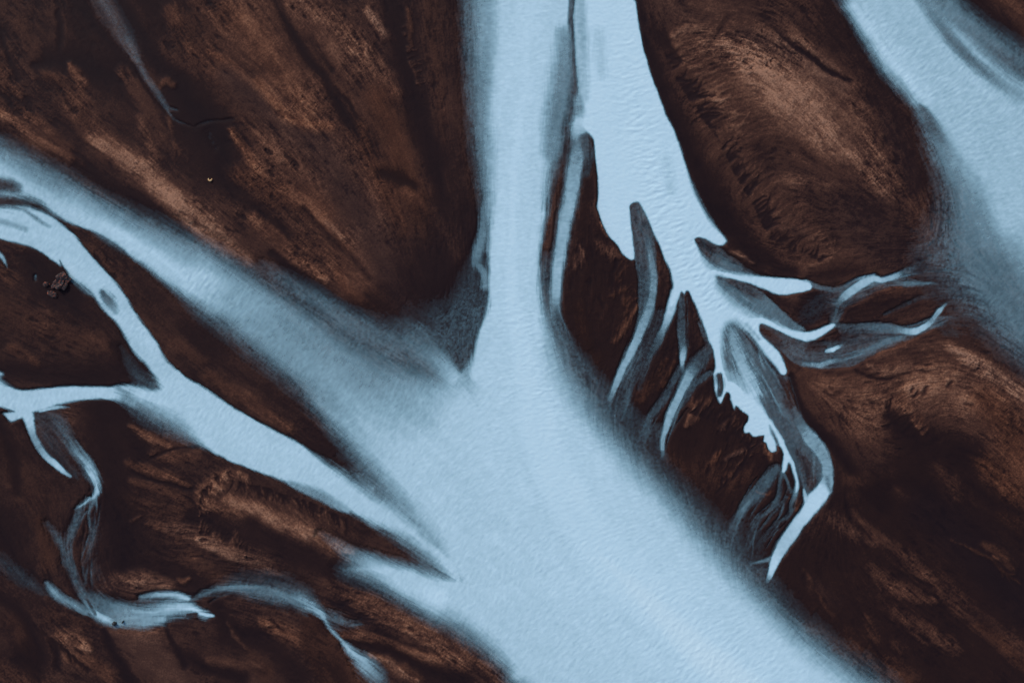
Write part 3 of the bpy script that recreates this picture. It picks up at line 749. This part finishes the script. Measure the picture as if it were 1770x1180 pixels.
    C('1318,570,5,.14 1330,578,7,.16 1345,590,6,.24', 1.2)
    C('1430,585,6,.12 1448,582,8,.12 1462,578,4,.2', 1.1)
    C('1460,584,4,.26 1500,576,6,.28 1535,577,3,.35', 1.3)
    C('1400,600,8,.24 1425,600,5,.2', 1.4)
    W('1560,583,5,.58 1535,590,6,.6 1505,603,6,.55 1480,614,6,.48', soft=1.2)
    W('1389,630,4,.62 1416,631,5,.74 1440,624,4,.66 1462,624,4,.5', soft=1.1)
    W('1428,607,3,.8 1438,605,4,1 1448,600,3.5,.9 1455,596,2,.5', soft=.9)
    W('1655,500,6,.22 1600,512,5,.24 1575,522,4,.27 1550,533,3.5,.27 1528,545,3,.24', soft=1.2)
    W('1620,560,12,.18 1645,575,16,.18', soft=1.4)


def strands(S, path, n, spread, lv, seed, width=1.5, frac=(.35, .8)):
    r = np.random.default_rng(seed)
    g = catmull(parse(path, 3, [0, 0, 1]), 6)
    d = np.gradient(g[:, :2], axis=0); d /= np.hypot(d[:, 0], d[:, 1])[:, None] + 1e-9
    nn = np.stack([-d[:, 1], d[:, 0]], -1)
    for i in range(n):
        o0, o1 = r.normal(0, spread * .5, 2) + r.normal(0, spread * .4)
        a = r.uniform(0, 1 - frac[0]); b = min(1, a + r.uniform(*frac))
        t = np.linspace(a, b, 7) * (len(g) - 1)
        k = np.clip(t.astype(int), 0, len(g) - 2); u = (t - k)[:, None]
        c = g[k, :2] * (1 - u) + g[k + 1, :2] * u
        q = (np.linspace(0, 1, 7))[:, None]
        c = c + nn[k] * (o0 * (1 - q) + o1 * q + np.sin(q * 5 + r.uniform(0, 6)) * spread * .12)
        env = np.sin(np.linspace(.12, .96, 7) * math.pi) ** .6
        w = width * r.uniform(.6, 1.5) * (.5 + .5 * env)
        S.stroke('W', np.column_stack([c, w, lv * r.uniform(.5, 1.25) * env]), 1.1, lv, 'max', 1, .3, 3, .4)


def survey_strands(S):
    S.group = DELTA
    strands(S, '1132,560 1112,610 1090,660 1078,710 1074,750', 16, 14, .44, 101)
    strands(S, '1108,600 1085,640 1066,680 1056,720', 9, 7, .5, 102)
    strands(S, '1225,610 1198,648 1172,700 1150,750 1144,790', 14, 10, .5, 103)
    strands(S, '1178,640 1150,690 1122,735 1112,780', 10, 8, .44, 104)
    strands(S, '1140,735 1126,765 1130,800 1160,850', 12, 12, .3, 105)
    strands(S, '1345,808 1312,850 1282,890 1266,930 1270,970', 18, 12, .48, 106)
    strands(S, '1358,820 1350,860 1320,895 1298,930 1288,970', 14, 12, .42, 107)
    strands(S, '1380,840 1368,880 1340,915 1312,950', 10, 8, .42, 108)
    strands(S, '1395,870 1376,900 1352,935 1334,975', 8, 12, .5, 109)
    strands(S, '1405,500 1445,520 1490,495 1540,482 1600,468', 12, 9, .55, 110)
    strands(S, '1500,492 1560,488 1600,490 1625,492', 8, 5, .5, 111)
    strands(S, '1440,570 1500,572 1560,575 1610,560 1650,548', 14, 8, .55, 112)
    strands(S, '1345,605 1400,625 1450,622 1500,605 1560,586', 14, 8, .55, 113)
    strands(S, '1600,560 1635,570 1660,590', 7, 10, .3, 114)
    strands(S, '1330,580 1360,600 1410,612 1450,600', 8, 8, .36, 115)
    strands(S, '1320,620 1350,680 1385,745 1405,790 1408,840', 14, 12, .5, 116)
    strands(S, '1290,575 1310,620 1340,680 1365,740', 8, 10, .6, 117)
    strands(S, '1113,380 1122,440 1124,500 1114,550', 8, 6, .55, 118)
    strands(S, '1265,492 1300,515 1340,545', 7, 7, .65, 119)
    strands(S, '1212,425 1240,445 1280,462', 6, 6, .5, 120)
    strands(S, '1000,240 985,340 965,440 955,540 985,620', 12, 12, .7, 121)
    strands(S, '940,430 946,500 965,580 1000,650', 10, 9, .5, 122)
    S.group = POOL
    strands(S, '160,862 140,900 122,950 130,1000 150,1040', 12, 10, .34, 131)
    strands(S, '165,870 160,920 150,980 155,1020', 10, 12, .28, 132)
    strands(S, '80,715 120,760 155,810 168,845', 9, 9, .6, 133)
    strands(S, '335,1040 400,1018 470,1022 540,1050', 12, 9, .5, 134)
    strands(S, '95,1020 160,1055 240,1062 330,1050', 10, 9, .8, 135)
    strands(S, '555,1058 590,1075 630,1070', 6, 8, .4, 136)


def survey_all(S):
    survey_land(S)
    survey_fringes(S)
    survey_water(S)
    survey_strands(S)


def fields(S):
    survey_all(S)
    # prevailing grain of the plain where nothing else guides it
    S.flow()
    white = rng.random((S.ny, S.nx)).astype(F)
    k = 1.5 / S.step
    S.lic = np.clip(.5 + .22 * S.streaks(white, int(14 * k)), 0, 1)
    for op in S.ops:
        S.apply(op)
    # natural wander of every margin
    wx = (fbm(S.X, S.Y, 34, 3, 11) - .5) * 5 + (fbm(S.X, S.Y, 8, 2, 21) - .5) * 2.2
    wy = (fbm(S.X, S.Y, 34, 3, 31) - .5) * 5 + (fbm(S.X, S.Y, 8, 2, 41) - .5) * 2.2
    wx = (wx / S.step).astype(F); wy = (wy / S.step).astype(F)
    S.W = S.warp(S.W, wx * .6, wy * .6)
    S.V = S.warp(S.V, wx * 1.6, wy * 1.6)
    S.R = S.warp(S.R, wx, wy); S.M = S.warp(S.M, wx, wy)
    # textures that follow the flow
    fine = S.streaks(rng.random((S.ny, S.nx)).astype(F), int(5 * k)) * .25
    short = S.streaks(S.blur(rng.random((S.ny, S.nx)).astype(F), 2), int(3 * k)) * .25
    mid = S.streaks(S.blur(rng.random((S.ny, S.nx)).astype(F), int(8 * k)), int(10 * k)) * .25
    coarse = S.streaks(S.blur(rng.random((S.ny, S.nx)).astype(F), int(30 * k)), int(34 * k)) * .25
    mott = fbm(S.X, S.Y, 60, 4, 51) - .5
    patch = smooth(fbm(S.X, S.Y, 90, 2, 71) * 2.4 - .7)
    speck = rng.random((S.ny, S.nx)).astype(F) - .5
    S.speck = speck
    v = S.V * .95 + .055 + .35 * (fbm(S.X, S.Y, 900, 3, 91) - .5) * smooth((np.maximum(np.abs(S.X - 885) - 940, np.abs(S.Y - 590) - 640)) / 400)
    rough = (1 - .8 * S.M) * (.45 + .75 * patch)
    fiss = smooth((S.streaks(S.blur(rng.random((S.ny, S.nx)).astype(F), int(3 * k)), int(7 * k)) - .9) / 1.2)
    grain = S.blur(rng.random((S.ny, S.nx)).astype(F), 1); grain = (grain - grain.mean()) / grain.std()
    dots = smooth((grain - 1.1) / 1.2)
    v = v * (1 + rough * (.26 * fine + .20 * short + .30 * mid + .10 * grain + .5 * (S.lic - .5)) + .34 * np.clip(coarse, -.8, .8) * (1 - .6 * S.M) + .7 * mott * (1 - .6 * S.M))
    v = v * (1 - rough * (.42 * fiss + .45 * dots * patch))
    v = v + rough * speck * .22 * np.clip(S.V * 1.6, .1, 1)
    S.V = np.clip(v, 0, 1.15).astype(F)
    # water: faint currents inside the thick flow, grainy where shallow
    w = S.W
    thin = np.clip(w * (1.05 - w) * 4, 0, 1)
    rip = S.streaks(S.blur(rng.random((S.ny, S.nx)).astype(F), 1), int(2 * k), th=S.th + math.pi / 2)
    S.rip = np.clip(rip, -2.5, 2.5)
    vt = smooth((.62 - w) / .3) * smooth(w / .1)
    w = w * (1 + thin * (.03 * fine + .04 * mid + .05 * coarse + .03 * S.rip + .03 * speck) + .02 * mott)
    dl = (S.G == DELTA).astype(F)
    bump = lambda x, y, r: np.exp(-np.minimum(((S.X - x) ** 2 + (S.Y - y) ** 2) / r ** 2, 50)).astype(F)
    tx = np.clip(dl + bump(800, 575, 55) + .8 * bump(1670, 450, 150) + .6 * bump(1600, 250, 60) + .35, 0, 1)
    w = w * (1 - dl * .2 * smooth((.78 - w) / .3))
    w = w * (1 + vt * ((.10 + .07 * tx) * grain + .08 * fine - (.14 + .20 * tx) * dots + (.10 + .14 * tx) * mid + .2 * tx * (S.lic - .5) * 2))
    w[S.W < .012] = 0
    S.W = np.clip(w, 0, 1.2).astype(F)
    return S


# ----------------------------------------------------------------------------
#  Blender scene
# ----------------------------------------------------------------------------
import bpy
import bmesh
from mathutils import Vector, noise as mnoise

M_PER = .1                       # metres per survey unit
CX, CY = 885., 590.              # plan point under the camera
KDEPTH = 2.2                     # how quickly silty water hides its bed, per metre
scene = bpy.context.scene
COL = scene.collection


def to_world(x, y):
    return (x - CX) * M_PER, (CY - y) * M_PER


def props(o, label=None, category=None, kind=None, group=None):
    if label: o['label'] = label
    if category: o['category'] = category
    if kind: o['kind'] = kind
    if group: o['group'] = group
    return o


def sheet(name, co, quads, attrs, mat):
    me = bpy.data.meshes.new(name)
    nv, nf = len(co), len(quads)
    me.vertices.add(nv); me.vertices.foreach_set('co', co.astype(F).ravel())
    me.loops.add(nf * 4); me.loops.foreach_set('vertex_index', quads.astype(np.int32).ravel())
    me.polygons.add(nf)
    me.polygons.foreach_set('loop_start', np.arange(0, nf * 4, 4, dtype=np.int32))
    me.polygons.foreach_set('use_smooth', np.ones(nf, bool))
    for k, v in attrs.items():
        a = me.attributes.new(k, 'FLOAT', 'POINT')
        a.data.foreach_set('value', v.astype(F).ravel())
    me.update(calc_edges=True)
    me.validate()
    me.materials.append(mat)
    o = bpy.data.objects.new(name, me)
    COL.objects.link(o)
    return o


# ---- materials ---------------------------------------------------------------
def lin(c):
    return tuple(((v / 255.) / 12.92 if v / 255. <= .04045 else ((v / 255. + .055) / 1.055) ** 2.4) for v in c)


SAND_TINT = (.84, .665, .60)      # albedo of the sediment relative to the survey swatches
MILK_TINT = (1.2, 1.06, .87)
EXPOSURE = .80


def ramp_node(nt, pts, TINT, loc=(0, 0)):
    r = nt.nodes.new('ShaderNodeValToRGB'); r.location = loc
    cr = r.color_ramp
    while len(cr.elements) < len(pts):
        cr.elements.new(.5)
    for e, (p, c) in zip(cr.elements, pts):
        e.position = p
        l = lin(c)
        e.color = (min(l[0] * TINT[0], 1), min(l[1] * TINT[1], 1), min(l[2] * TINT[2], 1), 1)
    return r


def new_mat(name):
    m = bpy.data.materials.new(name); m.use_nodes = True
    nt = m.node_tree
    for n in list(nt.nodes):
        nt.nodes.remove(n)
    return m, nt, nt.nodes.new, nt.links.new


def attr(nt, name):
    a = nt.nodes.new('ShaderNodeAttribute'); a.attribute_name = name
    return a.outputs['Fac']


def math_node(nt, op, a, b=None, c=None, clamp=False):
    n = nt.nodes.new('ShaderNodeMath'); n.operation = op; n.use_clamp = clamp
    for i, v in enumerate((a, b, c)):
        if v is None: continue
        if isinstance(v, (int, float)): n.inputs[i].default_value = v
        else: nt.links.new(v, n.inputs[i])
    return n.outputs[0]


def sand_material():
    m, nt, N, L = new_mat('silt_streaked_sand')
    geo = N('ShaderNodeNewGeometry')
    out = N('ShaderNodeOutputMaterial'); p = N('ShaderNodeBsdfPrincipled')
    n1 = N('ShaderNodeTexNoise'); n1.inputs['Scale'].default_value = 3.6; n1.inputs['Detail'].default_value = 4; n1.inputs['Roughness'].default_value = .7
    n2 = N('ShaderNodeTexNoise'); n2.inputs['Scale'].default_value = .55; n2.inputs['Detail'].default_value = 4
    L(geo.outputs['Position'], n1.inputs['Vector']); L(geo.outputs['Position'], n2.inputs['Vector'])
    v = attr(nt, 'silt')
    g = math_node(nt, 'MULTIPLY_ADD', n1.outputs['Fac'], 1.1, .45)      # .725 .. 1.275
    g2 = math_node(nt, 'MULTIPLY_ADD', n2.outputs['Fac'], .3, .85)
    v2 = math_node(nt, 'MULTIPLY', math_node(nt, 'MULTIPLY', v, g), g2)
    base = ramp_node(nt, SAND, SAND_TINT); rust = ramp_node(nt, RUSTY, SAND_TINT)
    pos = math_node(nt, 'DIVIDE', v2, 1.1, clamp=True)
    L(pos, base.inputs['Fac']); L(pos, rust.inputs['Fac'])
    mx = N('ShaderNodeMix'); mx.data_type = 'RGBA'
    L(math_node(nt, 'MULTIPLY', attr(nt, 'rust'), .9, clamp=True), mx.inputs['Factor'])
    L(base.outputs['Color'], mx.inputs['A']); L(rust.outputs['Color'], mx.inputs['B'])
    L(mx.outputs['Result'], p.inputs['Base Color'])
    L(math_node(nt, 'MULTIPLY_ADD', v, .35, .62, clamp=True), p.inputs['Roughness'])
    p.inputs['Specular IOR Level'].default_value = .04
    b = N('ShaderNodeBump'); b.inputs['Strength'].default_value = .5; b.inputs['Distance'].default_value = .05
    L(n1.outputs['Fac'], b.inputs['Height']); L(b.outputs['Normal'], p.inputs['Normal'])
    L(p.outputs['BSDF'], out.inputs['Surface'])
    return m


SAND = [(0, (25, 20, 26)), (.227, (40, 30, 32)), (.4545, (67, 51, 46)), (.682, (101, 79, 67)), (1, (154, 126, 106))]
RUSTY = [(0, (26, 19, 23)), (.227, (43, 29, 26)), (.4545, (78, 52, 40)), (.682, (114, 79, 59)), (1, (162, 121, 90))]
MILK = [(0, (112, 170, 204)), (.42, (128, 178, 206)), (.70, (146, 187, 212)), (.86, (160, 191, 214)), (.93, (170, 197, 217)), (1, (184, 199, 215))]


def water_material():
    m, nt, N, L = new_mat('glacial_water')
    out = N('ShaderNodeOutputMaterial'); p = N('ShaderNodeBsdfPrincipled')
    geo = N('ShaderNodeNewGeometry')
    load = attr(nt, 'silt_load')
    depth = attr(nt, 'depth')
    r = ramp_node(nt, MILK, MILK_TINT)
    n1 = N('ShaderNodeTexNoise'); n1.inputs['Scale'].default_value = 2.2; n1.inputs['Detail'].default_value = 3
    L(geo.outputs['Position'], n1.inputs['Vector'])
    l2 = math_node(nt, 'ADD', load, math_node(nt, 'MULTIPLY_ADD', n1.outputs['Fac'], .05, -.025))
    L(math_node(nt, 'DIVIDE', l2, 1.15, clamp=True), r.inputs['Fac'])
    L(r.outputs['Color'], p.inputs['Base Color'])
    p.inputs['Roughness'].default_value = .35
    p.inputs['IOR'].default_value = 1.33
    p.inputs['Specular IOR Level'].default_value = .35
    b = N('ShaderNodeBump'); b.inputs['Strength'].default_value = .22; b.inputs['Distance'].default_value = .05
    L(n1.outputs['Fac'], b.inputs['Height']); L(b.outputs['Normal'], p.inputs['Normal'])
    # Beer-Lambert: how much of the bed still shows through this depth of silty water
    e = math_node(nt, 'POWER', math.e, math_node(nt, 'MULTIPLY', depth, -KDEPTH))
    fac = math_node(nt, 'SUBTRACT', 1., e, clamp=True)
    tr = N('ShaderNodeBsdfTransparent')
    mx = N('ShaderNodeMixShader')
    L(fac, mx.inputs[0]); L(tr.outputs[0], mx.inputs[1]); L(p.outputs[0], mx.inputs[2])
    L(mx.outputs[0], out.inputs['Surface'])
    return m


def rock_material(name, dark, warm, amount):
    m, nt, N, L = new_mat(name)
    out = N('ShaderNodeOutputMaterial'); p = N('ShaderNodeBsdfPrincipled'); geo = N('ShaderNodeNewGeometry')
    n = N('ShaderNodeTexNoise'); n.inputs['Scale'].default_value = 3.5; n.inputs['Detail'].default_value = 5; n.inputs['Roughness'].default_value = .7
    L(geo.outputs['Position'], n.inputs['Vector'])
    r = N('ShaderNodeValToRGB'); r.color_ramp.elements[0].position = .62 - amount; r.color_ramp.elements[1].position = .74 - amount
    r.color_ramp.elements[0].color = (*lin(dark), 1); r.color_ramp.elements[1].color = (*lin(warm), 1)
    L(n.outputs['Fac'], r.inputs['Fac']); L(r.outputs['Color'], p.inputs['Base Color'])
    p.inputs['Roughness'].default_value = .85
    b = N('ShaderNodeBump'); b.inputs['Strength'].default_value = .8; b.inputs['Distance'].default_value = .08
    L(n.outputs['Fac'], b.inputs['Height']); L(b.outputs['Normal'], p.inputs['Normal'])
    L(p.outputs[0], out.inputs['Surface'])
    return m


# ---- terrain and water --------------------------------------------------------
S = fields(Survey())
W, V = S.W, S.V
f = np.clip(W, 0, .995) ** 2.25
depth = -np.log(1 - np.clip(f, 0, .988)) / KDEPTH
dry = 1 - smooth(W / .14)
relief = S.blur(V, 3)
zg = dry * (.05 + .55 * relief + .24 * (V - relief)) - depth - (1 - dry) * .012 * (W > 0)
far = np.maximum(np.abs(S.X - CX) - 1200, 0) + np.maximum(np.abs(S.Y - CY) - 900, 0)
wx_, wy_ = (S.X - CX) * M_PER, (CY - S.Y) * M_PER
co = np.stack([wx_, wy_, zg], -1).reshape(-1, 3)
idx = np.arange(S.nx * S.ny, dtype=np.int32).reshape(S.ny, S.nx)
# rows run southwards, so wind the faces to look up
quads = np.stack([idx[1:, :-1], idx[1:, 1:], idx[:-1, 1:], idx[:-1, :-1]], -1).reshape(-1, 4)
ground = sheet('ground', co, quads, {'silt': V, 'rust': S.R}, sand_material())
props(ground, 'black volcanic sand plain streaked with brown and tan silt', kind='structure')

# ripples on the water
G = S.G.copy()
known = W > .03
Gf = np.where(known, G, -1)
for _ in range(14):
    for ax, d in ((0, 1), (0, -1), (1, 1), (1, -1)):
        r_ = np.roll(Gf, d, ax)
        Gf = np.where(Gf < 0, r_, Gf)
Gf = np.maximum(Gf, 0)
nb = rng.random((S.ny, S.nx)).astype(F)
band = S.blur(nb, 3) - S.blur(nb, 14)
waves = np.clip(S.streaks(band, 5, th=S.th + math.pi / 2), -2.5, 2.5)
wmask = np.zeros_like(W)
Q = Survey.__new__(Survey); Q.xs, Q.ys, Q.nx, Q.ny = S.xs, S.ys, S.nx, S.ny
Q.lic = np.full_like(W, .5); Q.W = wmask; Q.G = np.zeros_like(S.G); Q.arrows = []; Q.ops = []; Q.group = 0; Q.step = S.step
for s_ in ('1075,60,20,.3 1085,130,24,.6 1095,200,26,.9 1115,260,26,1 1140,330,30,1 1160,390,28,1 1180,440,26,.9 1210,480,24,1 1232,520,18,1',
           '820,540,20,.3 900,560,40,.5 940,640,60,.5 1000,700,60,.5', '330,480,20,.6 400,540,40,.8 440,570,30,.6',
           '1500,40,20,.4 1600,120,40,.6 1700,220,60,.6', '1000,940,100,.15 1150,1090,110,.35 1250,1160,90,.4'):
    Q.stroke('W', s_, 1.6, 1, 'max', 1, 0, 4, 0)
for op in Q.ops:
    Q.apply(op)
zamp = np.clip(W - .15, 0, 1)
iso = S.blur(nb, 1) - S.blur(nb, 5)
iso = np.clip(iso / iso.std(), -2.5, 2.5)
zw = zamp * (.0045 * S.rip + .0045 * iso + .016 * waves * (.22 + wmask) + .05 * (fbm(S.X, S.Y, 60, 2, 81) - .5))
water_mat = water_material()
qv = quads
fw = W.ravel()[qv].max(1) > .012
fg = Gf.ravel()[qv[:, 0]]
NAMES = {MAIN: ('river', 'broad pale blue glacial river, two arms joining and flowing to the lower right', 'river'),
         RIGHT: ('river', 'pale blue river arm crossing the upper right corner', 'river'),
         CREEK: ('stream', 'narrow milky stream bending in from the left to join the river', 'stream'),
         POOL: ('water', 'thin shallow trickles and small milky pool at lower left', 'water'),
         DELTA: ('channel', 'bright channel that splits into many branching strands right of the river', 'channel')}
for g, (nm, lab, cat) in NAMES.items():
    sel = qv[fw & (fg == g)]
    used, inv = np.unique(sel, return_inverse=True)
    c = co[used].copy(); c[:, 2] = zw.ravel()[used]
    o = sheet(nm, c, inv.reshape(-1, 4), {'silt_load': W.ravel()[used], 'depth': depth.ravel()[used]}, water_mat)
    props(o, lab, kind='structure')


# ---- stones -------------------------------------------------------------------
def rock(name, x, y, rx, ry, rz, seed, mat, rot=0., label='', rough=.35, hollow=0., group=None):
    wx, wy = to_world(x, y)
    bm = bmesh.new()
    bmesh.ops.create_icosphere(bm, subdivisions=4, radius=1)
    off = Vector((seed * 7.1, seed * 3.3, seed))
    for v in bm.verts:
        n = mnoise.noise(v.co * 1.6 + off) * rough + mnoise.noise(v.co * 4.5 + off) * rough * .5
        v.co *= 1 + n
        if hollow:
            r = math.hypot(v.co.x, v.co.y)
            if v.co.z > 0:
                v.co.z -= hollow * max(0, 1 - (r / .75) ** 2)
        v.co = Vector((v.co.x * rx, v.co.y * ry, v.co.z * rz))
    me = bpy.data.meshes.new(name); bm.to_mesh(me); bm.free()
    for p_ in me.polygons: p_.use_smooth = False
    me.materials.append(mat)
    o = bpy.data.objects.new(name, me); COL.objects.link(o)
    j = int(np.argmin(abs(S.ys - y))); i = int(np.argmin(abs(S.xs - x)))
    o.location = (wx, wy, max(zg[j, i], -.4) + rz * .35); o.rotation_euler = (0, 0, rot)
    props(o, label, name.replace('_', ' '), group=group)
    return o


dark_rock = rock_material('dark_basalt', (18, 14, 16), (40, 32, 32), .0)
rusty_rock = rock_material('rusty_rock', (26, 13, 13), (140, 64, 34), .09)
tan_rock = rock_material('tan_mud', (150, 104, 60), (205, 170, 120), .2)
rock('rock', 107, 487, 1.15, 1.5, .6, 3, rusty_rock, -.6, 'largest rusty brown rock beside the bend of the stream', .55, .5)
rock('rock', 80.5, 491.5, .5, .4, .3, 5, rusty_rock, .3, 'small rusty rock on its own left of the largest rusty rock', .5)
rock('rock', 92.5, 509, .85, .42, .3, 9, rusty_rock, -.5, 'long low rusty rock below the largest rusty rock', .55)
rock('rock', 198.5, 1077, .42, .36, .75, 2, dark_rock, .5, 'round dark rock standing in the milky pool', .2)
rock('rock', 213, 1074, .12, .3, .55, 4, dark_rock, -.35, 'tiny dark sliver of rock just right of the round dark rock', .2)


def crescent():
    bm = bmesh.new()
    n = 26; rings = []
    for k in range(n + 1):
        t = k / n; a = math.radians(150 + 240 * t)
        w_ = .11 * math.sin(math.pi * t) ** .6 + .02
        ring = []
        for q in range(8):
            b = q / 8 * 2 * math.pi
            r = .29 + w_ * math.cos(b)
            ring.append(bm.verts.new((r * math.cos(a), r * math.sin(a), .1 * math.sin(math.pi * t) + w_ * .9 * math.sin(b) + mnoise.noise(Vector((a * 2, b, 1))) * .02)))
        rings.append(ring)
    for a, b in zip(rings, rings[1:]):
        for q in range(8):
            bm.faces.new((a[q], b[q], b[(q + 1) % 8], a[(q + 1) % 8]))
    bm.faces.new(rings[0][::-1]) ; bm.faces.new(rings[-1])
    bmesh.ops.recalc_face_normals(bm, faces=bm.faces)
    me = bpy.data.meshes.new('mud_ring'); bm.to_mesh(me); bm.free(); me.materials.append(tan_rock)
    o = bpy.data.objects.new('mud_ring', me); COL.objects.link(o)
    wx, wy = to_world(364, 310)
    j = int(np.argmin(abs(S.ys - 310))); i = int(np.argmin(abs(S.xs - 364)))
    o.location = (wx, wy, zg[j, i] + .08)
    props(o, 'tiny pale tan horseshoe ring lying on black sand', 'mud ring')


crescent()

# ---- camera, light ------------------------------------------------------------
cam = bpy.data.cameras.new('camera'); cam.lens = 35; cam.sensor_width = 36
cam.clip_start = 1; cam.clip_end = 8000
co_ = bpy.data.objects.new('camera', cam); COL.objects.link(co_)
co_.location = (0, 0, 177 * 35 / 36)
co_.rotation_euler = (0, 0, 0)
scene.camera = co_

SUN_EL, SUN_AZ = math.radians(34), math.radians(-40)     # from the upper left of the frame
sun = bpy.data.lights.new('sun', 'SUN'); sun.energy = 1.5; sun.angle = math.radians(10); sun.color = (1., .96, .9)
so = bpy.data.objects.new('sun', sun); COL.objects.link(so)
d = Vector((math.sin(SUN_AZ) * math.cos(SUN_EL), math.cos(SUN_AZ) * math.cos(SUN_EL), math.sin(SUN_EL)))
so.rotation_euler = d.to_track_quat('Z', 'Y').to_euler()
so.location = (0, 0, 60)
world = bpy.data.worlds.new('World'); scene.world = world; world.use_nodes = True
nt = world.node_tree
for n in list(nt.nodes):
    nt.nodes.remove(n)
sky = nt.nodes.new('ShaderNodeTexSky'); sky.sky_type = 'NISHITA'; sky.sun_disc = False
sky.sun_elevation = SUN_EL; sky.sun_rotation = SUN_AZ
bg = nt.nodes.new('ShaderNodeBackground'); bg.inputs['Strength'].default_value = .13
wo = nt.nodes.new('ShaderNodeOutputWorld')
nt.links.new(sky.outputs[0], bg.inputs[0]); nt.links.new(bg.outputs[0], wo.inputs[0])

vs = scene.view_settings
scene.display_settings.display_device = 'sRGB'
vs.view_transform = 'Standard'; vs.look = 'None'; vs.exposure = EXPOSURE; vs.gamma = 1; vs.use_curve_mapping = False
scene.cycles.max_bounces = 6
scene.cycles.transparent_max_bounces = 8
scene.cycles.use_denoising = True
